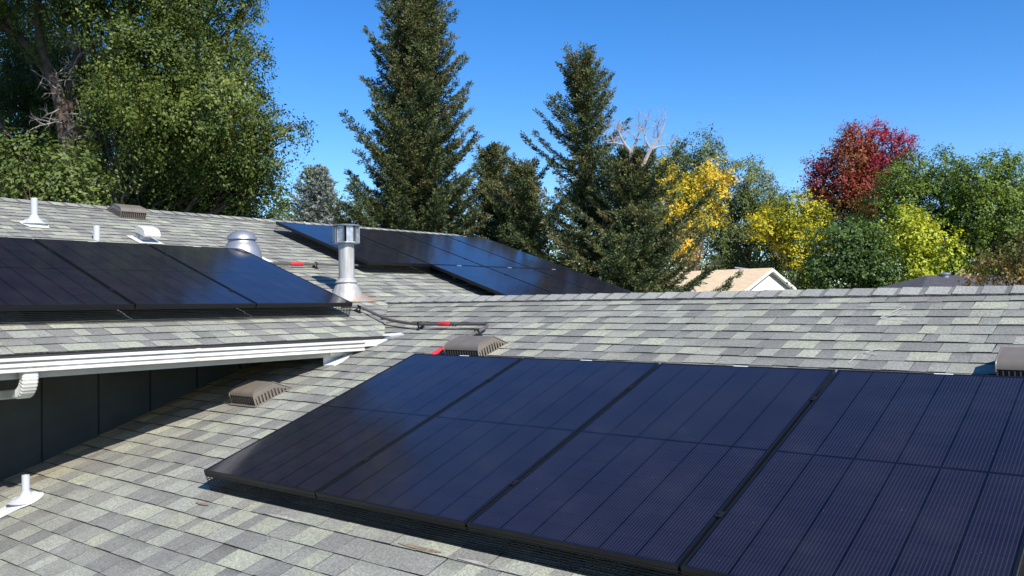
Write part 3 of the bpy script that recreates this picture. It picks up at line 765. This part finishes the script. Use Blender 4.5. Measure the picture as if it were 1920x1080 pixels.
# ------------------------------------------------------------------ trees
def leaf_mesh(name, C, Nrm, size, aspect, tint, material, parent, axis=None, seed=0, bend=.0):
    r = np.random.default_rng(seed); n = len(C)
    Nn = Nrm/np.maximum(np.linalg.norm(Nrm, axis=1, keepdims=True), 1e-6)
    if axis is None: axis = r.normal(size=(n,3))
    A = axis-(axis*Nn).sum(1, keepdims=True)*Nn; A /= np.maximum(np.linalg.norm(A, axis=1, keepdims=True), 1e-6)
    B = np.cross(Nn, A); s = (size if hasattr(size, '__len__') else np.full(n, size))*r.uniform(.65, 1.35, n)
    a = A*(s*.5)[:,None]; b = B*(s*.5*aspect)[:,None]
    k = r.uniform(-.25, .25, n)[:,None]
    V = np.stack([C-a, C-a*k+b+Nn*(s*.08)[:,None], C+a, C-a*k-b+Nn*(s*.08)[:,None]], 1).reshape(-1, 3)
    me = bpy.data.meshes.new(name); me.vertices.add(4*n); me.vertices.foreach_set('co', V.astype(np.float32).ravel())
    me.loops.add(4*n); me.loops.foreach_set('vertex_index', np.arange(4*n, dtype=np.int32))
    me.polygons.add(n); me.polygons.foreach_set('loop_start', np.arange(0, 4*n, 4, dtype=np.int32))
    try: me.polygons.foreach_set('loop_total', np.full(n, 4, dtype=np.int32))
    except Exception: pass
    me.update(calc_edges=True)
    ta = me.attributes.new('tint', 'FLOAT', 'FACE'); ta.data.foreach_set('value', np.clip(tint, 0, 1).astype(np.float32))
    me.materials.append(material); o = bpy.data.objects.new(name, me); COL.objects.link(o)
    if parent is not None: o.parent = parent
    return o
def unit(r, n):
    v = r.normal(size=(n,3)); return v/np.linalg.norm(v, axis=1, keepdims=True)
def limb_pts(a, b, r, n=7, wob=.06):
    a, b = np.array(a), np.array(b); L = np.linalg.norm(b-a); out = []
    for i in range(n+1):
        u = i/n; p = a*(1-u)+b*u; p = p+r.normal(size=3)*L*wob*math.sin(math.pi*u)*.5; p[2] += L*.10*math.sin(math.pi*u)*0.6; out.append(tuple(p))
    return out
def broadleaf(name, label, cat, D, trunk_px, blobs, material, leaf=.09, dens=1.0, clump=.30, seed=1, group=None, tintf=None, droop=0.0, aspect=.6, trunk_r=.22, mat_t=None, yz=.9, shell=.62, limb_k=.42, gap=-.55):
    """blobs: (px, py, radius_px, depth offset m, density) ; each gets its own limb"""
    r = np.random.default_rng(seed); mat_t = mat_t or M_bark
    base = at(trunk_px, 560, D); base.z = 0
    t = empty(name, label, cat, Matrix.Translation(base), group)
    bo_ = np.array(base); allC, allN, allT, allA = [], [], [], []
    lim = MB(); crown_c = []
    for bi, (px, py, rp, dd, de) in enumerate(blobs):
        Dd = D+dd; c = np.array(at(px, py, Dd)); rad = rp/FOC*Dd; crown_c.append((c, rad))
        nc = int(max(6, 17*de*dens*(rad/clump)**2*.85))
        dirs = unit(r, nc); rr = rad*(shell+(1.02-shell)*r.random(nc)**.7)
        lump = 1+.20*np.sin(dirs[:,0]*5+bi)+.18*np.sin(dirs[:,1]*6+2*bi)+.15*np.sin(dirs[:,2]*7+bi*3)
        cc = c+dirs*(rr*lump)[:,None]*np.array([1,1,yz])
        w_k = 5.2/max(.6, clump*4.5); sn = np.sin(cc[:,0]*w_k+seed)+np.sin(cc[:,1]*w_k*1.1+seed*2)+np.sin(cc[:,2]*w_k*1.3+seed*3)
        kp = (sn > gap) | (r.random(nc) < .22); cc, dirs, rr = cc[kp], dirs[kp], rr[kp]; nc = len(cc)
        sp_ = .5*np.sin(cc[:,0]*w_k*.6+seed*5)+.5*np.sin(cc[:,2]*w_k*.55+seed*7)
        nl = int(26*(clump/.3)**2*(.09/leaf)**2)
        nsp = 5; sd_ = unit(r, nc*nsp).reshape(nc, nsp, 3)*.75+dirs[:,None,:]*.7+np.array([0,0,-droop*.9+.1])
        sd_ /= np.linalg.norm(sd_, axis=2, keepdims=True); which = r.integers(0, nsp, (nc, nl)); sdl = np.take_along_axis(sd_, which[:,:,None], 1)
        q_ = r.random((nc, nl))**.75; ln_ = (clump*r.uniform(.8, 1.7, nc))[:,None]
        off = sdl*(q_*ln_)[:,:,None]+r.normal(size=(nc, nl, 3))*clump*.17
        off[:,:,2] -= droop*.5*(q_*ln_)**2/clump
        P = cc[:,None,:]+off
        cn = unit(r, nc)*.55+dirs*.55; nrm = cn[:,None,:]+off/clump*.5+np.array([0,0,.45])+r.normal(size=(nc, nl, 3))*.45
        tb = np.clip(.5+.32*sp_+r.uniform(-.32, .32, nc), 0, 1)
        ti = (tintf(cc-ZC*np.array([0,0,1]), dirs, tb, bi) if tintf else tb)
        tt = ti[:,None]+r.normal(size=(nc, nl))*.07
        allC.append(P.reshape(-1,3)); allN.append(nrm.reshape(-1,3)); allT.append(tt.ravel())
    C = np.concatenate(allC); N = np.concatenate(allN); T = np.concatenate(allT)
    ok = C[:,2] > .3; C, N, T = C[ok], N[ok], T[ok]
    leaf_mesh('crown', C-bo_, N, leaf, aspect, T, material, t, seed=seed+5)
    # trunk and limbs
    top = np.mean([c for c, _ in crown_c], axis=0)-bo_; hgt = top[2]
    tr = MB(); pts = []; rads = []
    for i in range(9):
        u = i/8; pts.append((top[0]*u*.8+.15*math.sin(u*4+seed), top[1]*u*.8+.12*math.cos(u*3+seed), hgt*u)); rads.append(trunk_r*(1-.65*u)*(1.25 if i == 0 else 1))
    tr.tube(pts, rads, 10); tr.build('trunk', mat_t, t, smooth=True)
    lb = MB()
    for c, rad in crown_c:
        e_ = c-bo_; u = min(.92, max(.3, e_[2]/hgt*.62)); k = int(u*8); a = np.array(pts[k])
        L_ = limb_pts(a, e_, r); rr = [trunk_r*limb_k*(1-.8*i/7) for i in range(8)]; lb.tube(L_, rr, 6)
        for q in range(7):
            e2 = e_+unit(r, 1)[0]*rad*.85; L2 = limb_pts(L_[4+q % 3], e2, r, 4); lb.tube(L2, [trunk_r*.14,trunk_r*.11,trunk_r*.08,trunk_r*.05,trunk_r*.02], 5)
    lb.build('limbs', mat_t, t, smooth=True)
    return t
def conifer(name, label, px, top_py, D, Rm, material, seed=1, nb=150, low=.12, curve=.35, leaf=.066, pow_=.8, shapef=None, den=1.0, group=None, bare=None, trunk_r=.17, droop=.22, dead_top=False, keepf=None, nsc=1.0):
    r = np.random.default_rng(seed)
    base = at(px, 560, D); base.z = 0; top = at(px, top_py, D); H = top.z
    t = empty(name, label, 'conifer', Matrix.Translation(base), group); b_ = np.array(base)
    Cs, Ns, Ax, Ts = [], [], [], []; br = MB()
    right = np.array(cR0); fw = np.array((cF.x, cF.y, 0))
    for i in range(nb):
        u = low+(1-low)*((i+.5)/nb)**.93; z = H*u; az = i*2.39996+r.uniform(-.4, .4)
        d = np.array([math.cos(az), math.sin(az), 0])
        L = Rm*((1-u)**pow_)*r.uniform(.62, 1.15)+.12
        if shapef: L *= shapef(u, float(d@right), float(d@fw), r)
        if L < .1: continue
        tilt = -.22+.50*u; ns = max(5, int(L/.14)); pts = []
        for k in range(ns+1):
            s = k/ns; pts.append(np.array([0,0,z])+d*L*s+np.array([0,0,1])*(tilt*L*s+curve*L*s*s*1.1-droop*L*s)); 
        side = np.array([-d[1], d[0], 0])
        br.tube([tuple(p) for p in pts], [max(.004, .028*(1-.9*k/ns)*(L/2+.3)) for k in range(ns+1)], 4)
        tb = r.uniform(.15, .85)
        for k in range(max(1, int(ns*.12)), ns+1):
            s = k/ns; p = pts[k]; tw = (.12+.30*L*(1-s)*.55+.10)*r.uniform(.6, 1.25)
            dirb = pts[k]-pts[k-1]; dirb /= np.linalg.norm(dirb)+1e-9
            for sg in (-1, 1, 0):
                td = dirb*(.75 if sg else 1)+side*sg*r.uniform(.5,1.0)+np.array([0,0,1])*r.uniform(-.35,.35); td /= np.linalg.norm(td)
                ln = tw if sg else .18
                n = max(6, int(150*den*ln*nsc)); q = r.random(n)**.8; rad = .035+.03*r.random(n)
                o_ = unit(r, n)
                P = p+td*(ln*q)[:,None]+o_*rad[:,None]; P[:,2] -= .18*(q*ln)**2
                a = td*1.0+o_*.75
                Cs.append(P); Ax.append(a); Ns.append(np.cross(a, unit(r, n))+np.array([0,0,.35])); Ts.append(tb+.12*r.normal(size=n)+(q*.12))
    # leader
    n = int(220*den); q = r.random(n); P = np.stack([r.normal(size=n)*.06, r.normal(size=n)*.06, H*(1-.09*q)], 1)
    Cs.append(P); Ax.append(unit(r, n)+np.array([0,0,1.0])); Ns.append(unit(r, n)); Ts.append(r.random(n))
    C = np.concatenate(Cs); A = np.concatenate(Ax); N = np.concatenate(Ns); T = np.concatenate(Ts)
    leaf_mesh('crown', C, N, leaf, .34, T, material, t, axis=A, seed=seed+3)
    tr = MB(); tr.tube([(0.06*math.sin(k), .05*math.cos(k*1.7), H*k/10) for k in range(11)], [trunk_r*(1-.93*k/10) for k in range(11)], 8); tr.build('trunk', M_bark, t, smooth=True)
    br.build('branches', M_bark, t)
    return t

L_elm = leaf_mat('elm_leaves', [(0,(.048,.074,.013)),(.5,(.102,.140,.026)),(1,(.20,.235,.048))], .22)
L_shrub = leaf_mat('light_green_leaves', [(0,(.080,.115,.025)),(.5,(.14,.185,.045)),(1,(.21,.25,.075))], .22)
L_green = leaf_mat('green_leaves', [(0,(.075,.12,.020)),(.5,(.135,.20,.030)),(1,(.22,.29,.045))], .22)
L_dark = leaf_mat('dark_green_leaves', [(0,(.045,.085,.020)),(.5,(.080,.135,.028)),(1,(.14,.20,.040))], .22)
L_fir = leaf_mat('fir_needles', [(0,(.044,.066,.028)),(.4,(.080,.106,.040)),(.8,(.150,.170,.060)),(1,(.21,.170,.080))], .12, .6)
L_blue = leaf_mat('blue_spruce_needles', [(0,(.14,.17,.145)),(.5,(.24,.28,.25)),(1,(.38,.40,.35))], .1, .6)
L_yel = leaf_mat('yellow_leaves', [(0,(.09,.15,.025)),(.45,(.42,.38,.035)),(.7,(.68,.50,.035)),(1,(.75,.42,.06))], .22)
L_lime = leaf_mat('lime_leaves', [(0,(.16,.23,.022)),(.5,(.32,.38,.03)),(1,(.52,.52,.04))], .22)
L_yg = leaf_mat('bright_yellow_leaves', [(0,(.16,.21,.025)),(.35,(.46,.43,.02)),(1,(.72,.56,.02))], .22)
L_maple = leaf_mat('maple_leaves', [(0,(.08,.09,.02)),(.3,(.19,.10,.025)),(.55,(.28,.055,.03)),(.8,(.26,.022,.035)),(1,(.38,.030,.06))], .22)
L_olive = leaf_mat('olive_orange_leaves', [(0,(.07,.085,.02)),(.5,(.20,.15,.045)),(1,(.40,.22,.06))], .22)
L_grey = leaf_mat('grey_green_leaves', [(0,(.085,.12,.035)),(.5,(.145,.185,.055)),(1,(.23,.25,.09))], .22)

# big elm, left
el_ = broadleaf('elm_tree', 'huge spreading elm filling the upper left of the photo', 'tree', 17, 120,
  [(300,120,120,-1.2,1.1),(380,190,110,-1.4,1.2),(250,190,95,-1.0,1.0),(330,265,95,-.8,1.0),(405,110,72,-.6,.9),(440,260,74,-.5,1.0),(462,175,44,.3,.7),
   (300,20,120,-.8,1.0),(380,10,74,.2,.7),(430,-10,40,.6,.5),(478,5,20,.8,.45),(450,55,36,.6,.5),(486,92,18,.5,.5),
   (505,235,40,-.2,.8),(545,238,22,-.2,.6),(480,300,58,0,.8),(525,300,34,.2,.5),(440,345,60,.4,.9),(495,360,36,.3,.6),(500,392,30,.5,.6),
   (380,330,80,1.0,1.4),(300,350,90,1.2,1.4),(230,330,80,1.6,1.4),(60,230,150,4.0,1.0),(10,80,150,4.2,1.0),(160,120,130,4.2,.9),(60,350,110,4,1),
   (190,-60,120,-.5,1.0),(60,-130,170,-1.0,1.1),(300,-160,170,-1.2,1.1),(-120,-100,200,-.5,1.1),(420,-140,110,-.4,.8),(-150,150,160,.5,1),(-160,330,130,.0,1),(140,225,40,.4,.6),(120,-260,230,-.6,.8),(-60,-330,220,-1.0,.8),(250,-330,160,-2.0,.8),(420,395,50,.6,1.5),(340,395,60,.7,1.5),(260,390,60,.8,1.5),(450,410,30,.4,1.2),(150,200,150,5.0,1.3),(330,330,150,4.0,1.3),(60,340,120,3.0,1.2),(420,300,90,2.5,1.1),(150,-420,230,-2.6,.8)],  # highest lobes, out of view, added to shade the left of the crown
  L_elm, leaf=.058, dens=1.05, clump=.27, seed=3, droop=.5, trunk_r=.30, shell=.30, limb_k=.11, gap=-1.15)
# visible forked trunk and dead twigs of the elm
m = MB(); b_ = np.array(el_.matrix_world.translation)
def W(px, py, D): return tuple(np.array(at(px, py, D))-b_)
rr_ = np.random.default_rng(5)
m.tube([W(150,440,17.0), W(128,300,16.9), W(118,210,16.8), W(104,160,16.7), W(82,105,16.6), W(72,50,16.5), W(70,-20,16.4), W(76,-160,16.4)], [.17,.155,.14,.10,.08,.075,.07,.05], 10)
m.tube([W(106,165,16.8), W(66,100,16.9), W(30,62,17.0), W(-10,30,17.1), W(-90,-30,17.2)], [.10,.095,.08,.07,.06], 8)
m.tube([W(122,230,16.9), W(140,130,17.0), W(165,40,17.0), W(190,-70,17)], [.12,.10,.08,.05], 8)
m.build('bare_limb', M_bark, el_, smooth=True)
m = MB()
def twigs(p0, d0, L, rad, lev, r, spread=.7, mbx=None):
    p0 = np.array(p0); d = np.array(d0)/np.linalg.norm(d0); pts = [p0]; n = 5
    for i in range(n): d = d+r.normal(size=3)*.22; d /= np.linalg.norm(d); pts.append(pts[-1]+d*L/n)
    mbx.tube([tuple(p) for p in pts], [rad*(1-.75*i/n) for i in range(n+1)], 5)
    if lev > 0:
        for k in range(4):
            q = pts[1+k]; dd = d+r.normal(size=3)*spread; twigs(q, dd, L*r.uniform(.4,.65), rad*.5, lev-1, r, spread, mbx)
for px, py, dx, dz in ((112,190,.3,.5),(118,215,.8,-.1),(120,250,.8,.2),(118,170,-.7,.1),(116,230,-.9,-.2),(128,150,.9,.6),(140,120,.8,.3),(110,205,-.6,-.5),(135,100,.5,.9),(124,270,.6,-.5)):
    twigs(W(px, py, 16.6), np.array(cR0)*dx+np.array([0,0,dz])-np.array(cF)*.6, rr_.uniform(.45,.8), .016, 2, rr_, .7, m)
m.build('dead_twigs', M_dead, el_)
broadleaf('shrub_tree', 'light green leafy bush low at the left edge behind the roof', 'tree', 13.5, 60,
  [(20,330,75,0,1.1),(90,345,70,-.1,1.1),(150,350,55,.1,1.0),(60,300,45,.2,.9),(130,300,38,.3,.8),(-40,340,80,0,1),(185,375,30,0,.9),(110,395,60,0,1),(10,400,60,0,1)], L_shrub, leaf=.07, clump=.24, dens=.9, seed=9, trunk_r=.1)
# conifers
def shp1(u, rt, fw, r):
    k = .95
    if rt < -.3 and .35 < u < .62: k *= 1.15
    if rt > .4: k *= .95
    return k*r.choice([.6,.8,.95,1.1,1.2])
conifer('fir_tree', 'tallest dark fir in the middle, its top cut by the upper edge of the photo', 785, -70, 21, 2.2, L_fir, seed=2, nb=430, low=.2, pow_=.62, shapef=shp1, den=1.2, curve=.5, droop=.16, group='dark firs behind the roof')
def shp2(u, rt, fw, r):
    k = r.choice([.4,.75,1.1,1.4])
    if u > .62: k *= r.choice([.45,.85,1.1])
    return k
conifer('fir_tree', 'ragged sparse-topped fir right of centre beside bare dead branches', 1100, 112, 20, 2.5, L_fir, seed=17, nb=190, low=.2, pow_=.72, shapef=shp2, den=1.0, curve=.55, droop=.12, group='dark firs behind the roof')
conifer('fir_tree', 'short fir with pointed tip standing between the two tall firs', 925, 282, 22, 1.9, L_fir, seed=8, nb=200, low=.2, pow_=.75, shapef=shp2, den=1.0, curve=.5, group='dark firs behind the roof')
conifer('fir_tree', 'low bushy fir left of the ragged fir, tip just above the far panels', 985, 312, 20.5, 2.1, L_fir, seed=12, nb=200, low=.2, pow_=.7, shapef=shp2, den=1.0, curve=.6, group='dark firs behind the roof')
conifer('fir_tree', 'broad fir with a bare forked dead top left of the yellow tree', 1187, 292, 19, 2.2, L_fir, seed=14, nb=230, low=.2, pow_=.55, shapef=shp2, den=1.1, curve=.5, group='dark firs behind the roof')
dt = [o for o in bpy.data.objects if o.get('label', '').startswith('broad fir with a bare')][0]
conifer('fir_tree', 'low dark fir spilling over the ridge beside the tan roof', 1205, 400, 18.5, 1.15, L_fir, seed=15, nb=110, low=.2, pow_=.5, shapef=shp2, den=1.1, curve=.5, group='dark firs behind the roof')
b_ = np.array(dt.matrix_world.translation); m = MB(); rr_ = np.random.default_rng(8)
m.tube([W(1187,330,19), W(1182,300,19), W(1182,283,19)], [.07,.055,.05], 6)
def branch(pp, D, r0, tw=3, L=.5):
    P = [W(a, b, D) for a, b in pp]; n = len(P); m.tube(P, [r0*(1-.7*i/(n-1)) for i in range(n)], 6)
    for i in range(1, n):
        for k in range(tw): twigs(P[i], np.array(cR0)*rr_.normal()*.45+np.array([0,0,1.0]), L*rr_.uniform(.5,1), .009, 1, rr_, .35, m)
branch([(1182,284),(1172,272),(1163,255),(1160,246)], 19, .045); branch([(1172,272),(1150,268),(1138,268)], 19, .03); branch([(1182,284),(1192,268),(1199,248),(1210,240)], 19, .04)
branch([(1204,312),(1220,280),(1234,260),(1245,235)], 18.8, .05); branch([(1220,280),(1240,274),(1256,273)], 18.8, .03); branch([(1219,278),(1210,262),(1208,246)], 18.8, .022)
m.build('dead_branches', M_dead, dt)
def shb(u, rt, fw, r): return r.uniform(.9,1.05)
conifer('blue_spruce', 'small pale blue-grey spruce of neat cone shape behind the far array', 597, 318, 34, 3.1, L_blue, seed=4, nb=260, low=.1, pow_=.75, shapef=shb, den=.8, curve=.3, droop=.1, leaf=.12, nsc=.6)
GT = 'broadleaf trees beyond the roof'
broadleaf('green_tree', 'small light green tree between the elm and the blue spruce', 'tree', 40, 548, [(548,405,28,0,1.0),(530,415,25,0,1),(565,412,22,0,1)], L_green, leaf=.125, clump=.45, seed=20, trunk_r=.15)
broadleaf('green_tree', 'light green tree between the blue spruce and the tallest fir', 'tree', 40, 662, [(650,405,32,0,1.0),(685,405,30,0,1),(665,392,22,0,1),(715,420,30,0,1)], L_shrub, leaf=.125, clump=.45, seed=21, trunk_r=.15)
broadleaf('green_tree', 'tall grey-green tree with rounded top behind the yellow tree', 'tree', 52, 1310, [(1308,285,36,0,.8),(1330,310,36,0,.9),(1270,325,42,0,1),(1240,330,35,1,.9),(1300,360,50,1,1),(1255,400,60,1.5,1.0)], L_grey, leaf=.125, clump=.45, seed=22, dens=1.5, trunk_r=.25)
broadleaf('green_tree', 'green tree with pale leafless twigs right of the yellow tree', 'tree', 52, 1395, [(1395,335,38,0,.9),(1420,370,40,0,1),(1370,380,45,.5,1),(1450,385,36,0,.9),(1400,430,60,1,1.1),(1350,450,60,1.2,1.1),(1470,420,40,.6,1),(1420,480,60,1,1.1),(1330,490,50,1,1)], L_grey, leaf=.125, clump=.45, seed=23, dens=1.5, trunk_r=.25)
def ty(cc, dirs, tb, bi): return np.clip(.30+.45*tb+.12*dirs[:,0]+(.25 if bi in (8,9,10) else 0)-(.25 if bi in (11,) else 0), 0, 1)
broadleaf('yellow_tree', 'golden yellow and green autumn tree right of the firs', 'tree', 43, 1300, [(1330,345,38,0,.9),(1348,325,26,0,.8),(1245,330,26,.3,.5),(1225,360,30,.3,.6),(1290,345,26,.2,.7),(1300,385,34,0,.9),(1350,375,24,.2,.7),(1275,360,28,.3,.7),(1265,405,36,0,.9),(1270,470,26,-.3,1.0),(1255,430,30,0,.9),(1290,440,34,.6,.7),(1325,410,26,.2,.7)], L_yel, leaf=.135, clump=.42, seed=24, dens=1.25, trunk_r=.14, tintf=ty, shell=.35)
broadleaf('yellow_tree', 'bright lemon yellow tree just right of the tan-roofed house', 'tree', 45, 1490, [(1490,405,40,0,1.0),(1525,410,32,0,.9),(1455,410,38,.1,.9),(1440,430,28,.3,.8),(1510,440,34,0,1.0),(1480,450,36,.3,.9),(1500,480,28,0,1.0),(1530,425,22,0,.8),(1500,515,24,0,.8),(1430,415,18,.3,.6)], L_yg, leaf=.135, clump=.44, seed=25, dens=1.3, gap=-1.0, trunk_r=.14, shell=.4)
def tm(cc, dirs, tb, bi):
    red = [.42,.5,.9,.95,.85,.6,.25,.45,.8,.6,.1][bi]
    return np.clip(red+.14*(tb-.5)+.10*dirs[:,2], 0, 1)
broadleaf('maple_tree', 'maple with crimson and rusty orange autumn leaves', 'tree', 46, 1610,
  [(1590,300,38,0,1.1),(1600,270,30,0,1.0),(1650,270,32,.3,1.1),(1672,285,30,.3,1.1),(1640,310,36,.3,1.1),(1560,335,38,.2,1.1),(1575,385,48,.8,1.1),(1625,370,48,.4,1.1),(1540,350,26,.2,1.0),(1640,350,38,.3,1),(1600,430,60,1,1)], L_maple, leaf=.125, clump=.45, seed=26, dens=1.7, gap=-1.2, tintf=tm, trunk_r=.25)
broadleaf('green_tree', 'large deep green tree right of the crimson maple', 'tree', 42, 1720, [(1705,330,40,0,1.1),(1690,375,45,0,1.1),(1775,330,42,0,1.1),(1740,400,60,0,1.2),(1790,380,55,0,1.1),(1720,450,60,.5,1.1),(1800,440,60,0,1.1),(1660,400,40,.5,1),(1800,500,60,.5,1)], L_green, leaf=.12, clump=.42, seed=27, dens=1.5, gap=-.9, trunk_r=.3)
broadleaf('green_tree', 'large green tree against the right edge of the photo', 'tree', 40, 1880, [(1860,335,45,0,1.1),(1905,340,42,0,1.1),(1850,400,55,0,1.1),(1900,410,60,0,1.1),(1820,345,30,.2,.9),(1960,360,60,0,1),(1860,470,60,.3,1.1),(1930,470,60,.3,1.1)], L_green, leaf=.12, clump=.42, seed=28, dens=1.5, gap=-.9, trunk_r=.3)
broadleaf('green_tree', 'dark green rounded tree in front of the maple', 'tree', 34, 1590, [(1580,455,48,0,1.2),(1560,500,50,0,1.2),(1610,450,40,0,1.1),(1610,500,52,0,1.2),(1540,535,40,0,1.1),(1640,480,36,.1,1),(1640,530,40,.1,1)], L_dark, leaf=.13, clump=.36, seed=29, dens=1.4, gap=-1.0, trunk_r=.16)
broadleaf('lime_tree', 'lime yellow-green tree between the dark tree and the dark roof', 'tree', 36, 1700, [(1690,440,44,0,1.1),(1720,450,38,0,1.0),(1655,450,38,.3,1.0),(1755,475,38,0,1.0),(1700,495,42,0,1.1),(1770,500,26,0,1.0),(1650,510,34,.2,1),(1720,530,36,0,1)], L_lime, leaf=.14, clump=.38, seed=30, dens=1.4, gap=-1.0, trunk_r=.16)
broadleaf('olive_shrub', 'rusty olive shrub at the right edge just above the ridge', 'shrub', 24, 1885, [(1890,485,36,0,1.0),(1920,475,34,0,1.0),(1855,510,30,0,1.0),(1900,525,36,0,1),(1830,528,22,0,.9),(1950,500,40,0,1)], L_olive, leaf=.09, clump=.26, seed=31, dens=.9, trunk_r=.08)
GB2 = 'background greenery'
for i, (px, py, rp, D, L_) in enumerate([(1030,470,70,60,L_grey),(850,430,60,62,L_green),(1180,480,70,60,L_grey),(1480,500,60,60,L_dark),(1560,500,60,62,L_green),(1380,510,60,64,L_green)]):
    broadleaf('green_tree', ['hazy grey-green tree glimpsed low between the firs','green tree low behind the tallest fir','grey-green tree seen through the ragged fir','dark tree low behind the bright yellow tree','green tree behind the dark rounded tree','green tree right behind the tan roof'][i], 'tree', D, px,
      [(px,py,rp*.7,0,1),(px-rp*.6,py+20,rp*.6,0,1),(px+rp*.6,py+20,rp*.6,0,1)], L_, leaf=.25, clump=.7, seed=40+i, dens=1.0, trunk_r=.25)

# ------------------------------------------------------------------ neighbouring houses
def far_shingle(name, ca, cb):
    g = NG(name); tc = g.n('ShaderNodeTexCoord'); mp = g.n('ShaderNodeMapping'); mp.inputs['Scale'].default_value = (3.2, 9, 9)
    g.l(tc.outputs['Object'], mp.inputs[0]); nz = g.noise(mp.outputs[0], 1.0, 4, .7); c = g.mix(g.smooth(nz, .3, .7), ca, cb)
    g.l(c, g.b.inputs['Base Color']); g.b.inputs['Roughness'].default_value = .9; return g.mat
M_tan = far_shingle('tan_shingles', (.58,.42,.25), (.74,.58,.37)); M_darkroof = far_shingle('charcoal_shingles', (.045,.042,.045), (.085,.08,.085))
M_stucco = mat('white_stucco', (.78,.77,.72), .85, noise=.08, nscale=2)
M_trim = mat('white_trim', (.8,.78,.72), .6)
M_rust = mat('rusty_flue', (.34,.12,.07), .8, noise=.4, nscale=12)
ap = at(1450, 502, 38); lf = at(1200, 508.5, 40.6)
_r = Vector((cR0.x, cR0.y, 0)); _f = Vector((cF.x, cF.y, 0)).normalized(); rd = (_f*.70-_r*.714).normalized(); pd = Vector((-rd.y, rd.x, 0))
if pd.dot(cF) < 0: pd = -pd
Mh = Matrix(((rd.x, pd.x, 0, ap.x), (rd.y, pd.y, 0, ap.y), (0,0,1,0), (0,0,0,1)))
ap = ap+rd*.24; Mh = Matrix(((rd.x, pd.x, 0, ap.x), (rd.y, pd.y, 0, ap.y), (0,0,1,0), (0,0,0,1)))
t = empty('neighbour_house', 'neighbouring house with tan shingled roof and white gable', 'house', Mh)
hz = ap.z; sl = .40; hwid = 4.6; LL = 11
def gable_roof(t, hz, sl, hw, LL, mr, th=.10):
    m = MB()
    for s in (-1, 1): m.add([(-.22,0,hz),(LL,0,hz),(LL,s*hw,hz-sl*hw),(-.22,s*hw,hz-sl*hw)], [(0,1,2,3) if s < 0 else (3,2,1,0)])
    return m.build('roof', mr, t)
rf = gable_roof(t, hz, sl, hwid, LL, M_tan)
m = MB(); m.add([(0,-hwid+.4,0),(0,hwid-.4,0),(0,hwid-.4,hz-.13-sl*(hwid-.4)),(0,0,hz-.13),(0,-hwid+.4,hz-.13-sl*(hwid-.4))], [(0,1,2,3,4)])
m.box((.01,-hwid+.4,0),(LL-.3,hwid-.4,hz-.2-sl*(hwid-.4))); m.build('wall', M_stucco, t)
m = MB()
for s in (-1, 1):
    a, b = Vector((-.23,0,hz-.07)), Vector((-.23,s*hwid,hz-.07-sl*hwid)); d_ = Vector((0,0,.085))
    m.add([a+d_*.6, b+d_*.6, b-d_, a-d_], [(0,1,2,3)]); m.add([a+d_*.6+Vector((.03,0,0)), b+d_*.6+Vector((.03,0,0)), b-d_+Vector((.03,0,0)), a-d_+Vector((.03,0,0))], [(0,1,2,3)])
    m.add([a-d_, b-d_, b-d_+Vector((.24,0,.02)), a-d_+Vector((.24,0,.02))], [(0,1,2,3)])
m.build('rake_board', M_trim, t)
cpx = at(1308, 500, 40.0); cl = Mh.inverted() @ cpx
m = MB(); zr_ = hz; m.tube([(cl.x, .5, zr_-.6), (cl.x, .5, zr_+.16)], .11, 14); m.build('chimney_pipe', M_rust, t, smooth=True)
m = MB(); m.tube([(cl.x, .5, zr_+.16), (cl.x, .5, zr_+.18), (cl.x, .5, zr_+.26)], [.16,.19,.15], 14); m.build('chimney_cap', mat('pale_rust', (.42,.26,.2), .7), t, smooth=True)
v_ = Mh.inverted() @ at(1385, 503, 39.5)
m = MB(); m.bar((v_.x+.3,.5,hz+.10),(v_.x-.5,.5,hz-.02),.10,.05); m.build('roof_vent_strip', M_whiteflash, t)
# dark hip roof
hc = at(1775, 516, 30); 
rd = Vector((cR0.x, cR0.y, 0)); pd = Vector((cF.x, cF.y, 0)).normalized()
ang = R(12); rd2 = rd*math.cos(ang)+pd*math.sin(ang); pd2 = Vector((-rd2.y, rd2.x, 0))
Mh2 = Matrix(((rd2.x, pd2.x, 0, hc.x), (rd2.y, pd2.y, 0, hc.y), (0,0,1,0), (0,0,0,1)))
t = empty('neighbour_house', 'neighbouring house showing only its low charcoal hip roof at the right', 'house', Mh2)
hz = hc.z; m = MB(); w_, sl = 3.4, .34; x0, x1 = -.75, 5
E_ = [(x0-w_*.95,-w_,hz-sl*w_),(x1+w_,-w_,hz-sl*w_),(x1+w_,w_,hz-sl*w_),(x0-w_*.95,w_,hz-sl*w_),(x0,0,hz),(x1,0,hz)]
m.add(E_, [(0,1,5,4),(1,2,5),(2,3,4,5),(3,0,4)]); m.build('roof', M_darkroof, t)
m = MB(); m.box((x0-w_*.85,-w_+.4,0),(x1+w_-.4,w_-.4,hz-sl*w_-.02)); m.build('wall', M_stucco, t)
vl = Mh2.inverted() @ at(1766, 516, 30)
m = MB(); m.lathe([(.13,hz-.12),(.13,hz+.02),(.19,hz+.025),(.19,hz+.05),(.12,hz+.085),(.01,hz+.10)], 16, c=(vl.x,-.12)); m.build('turbine_vent', M_alu, t, smooth=True)
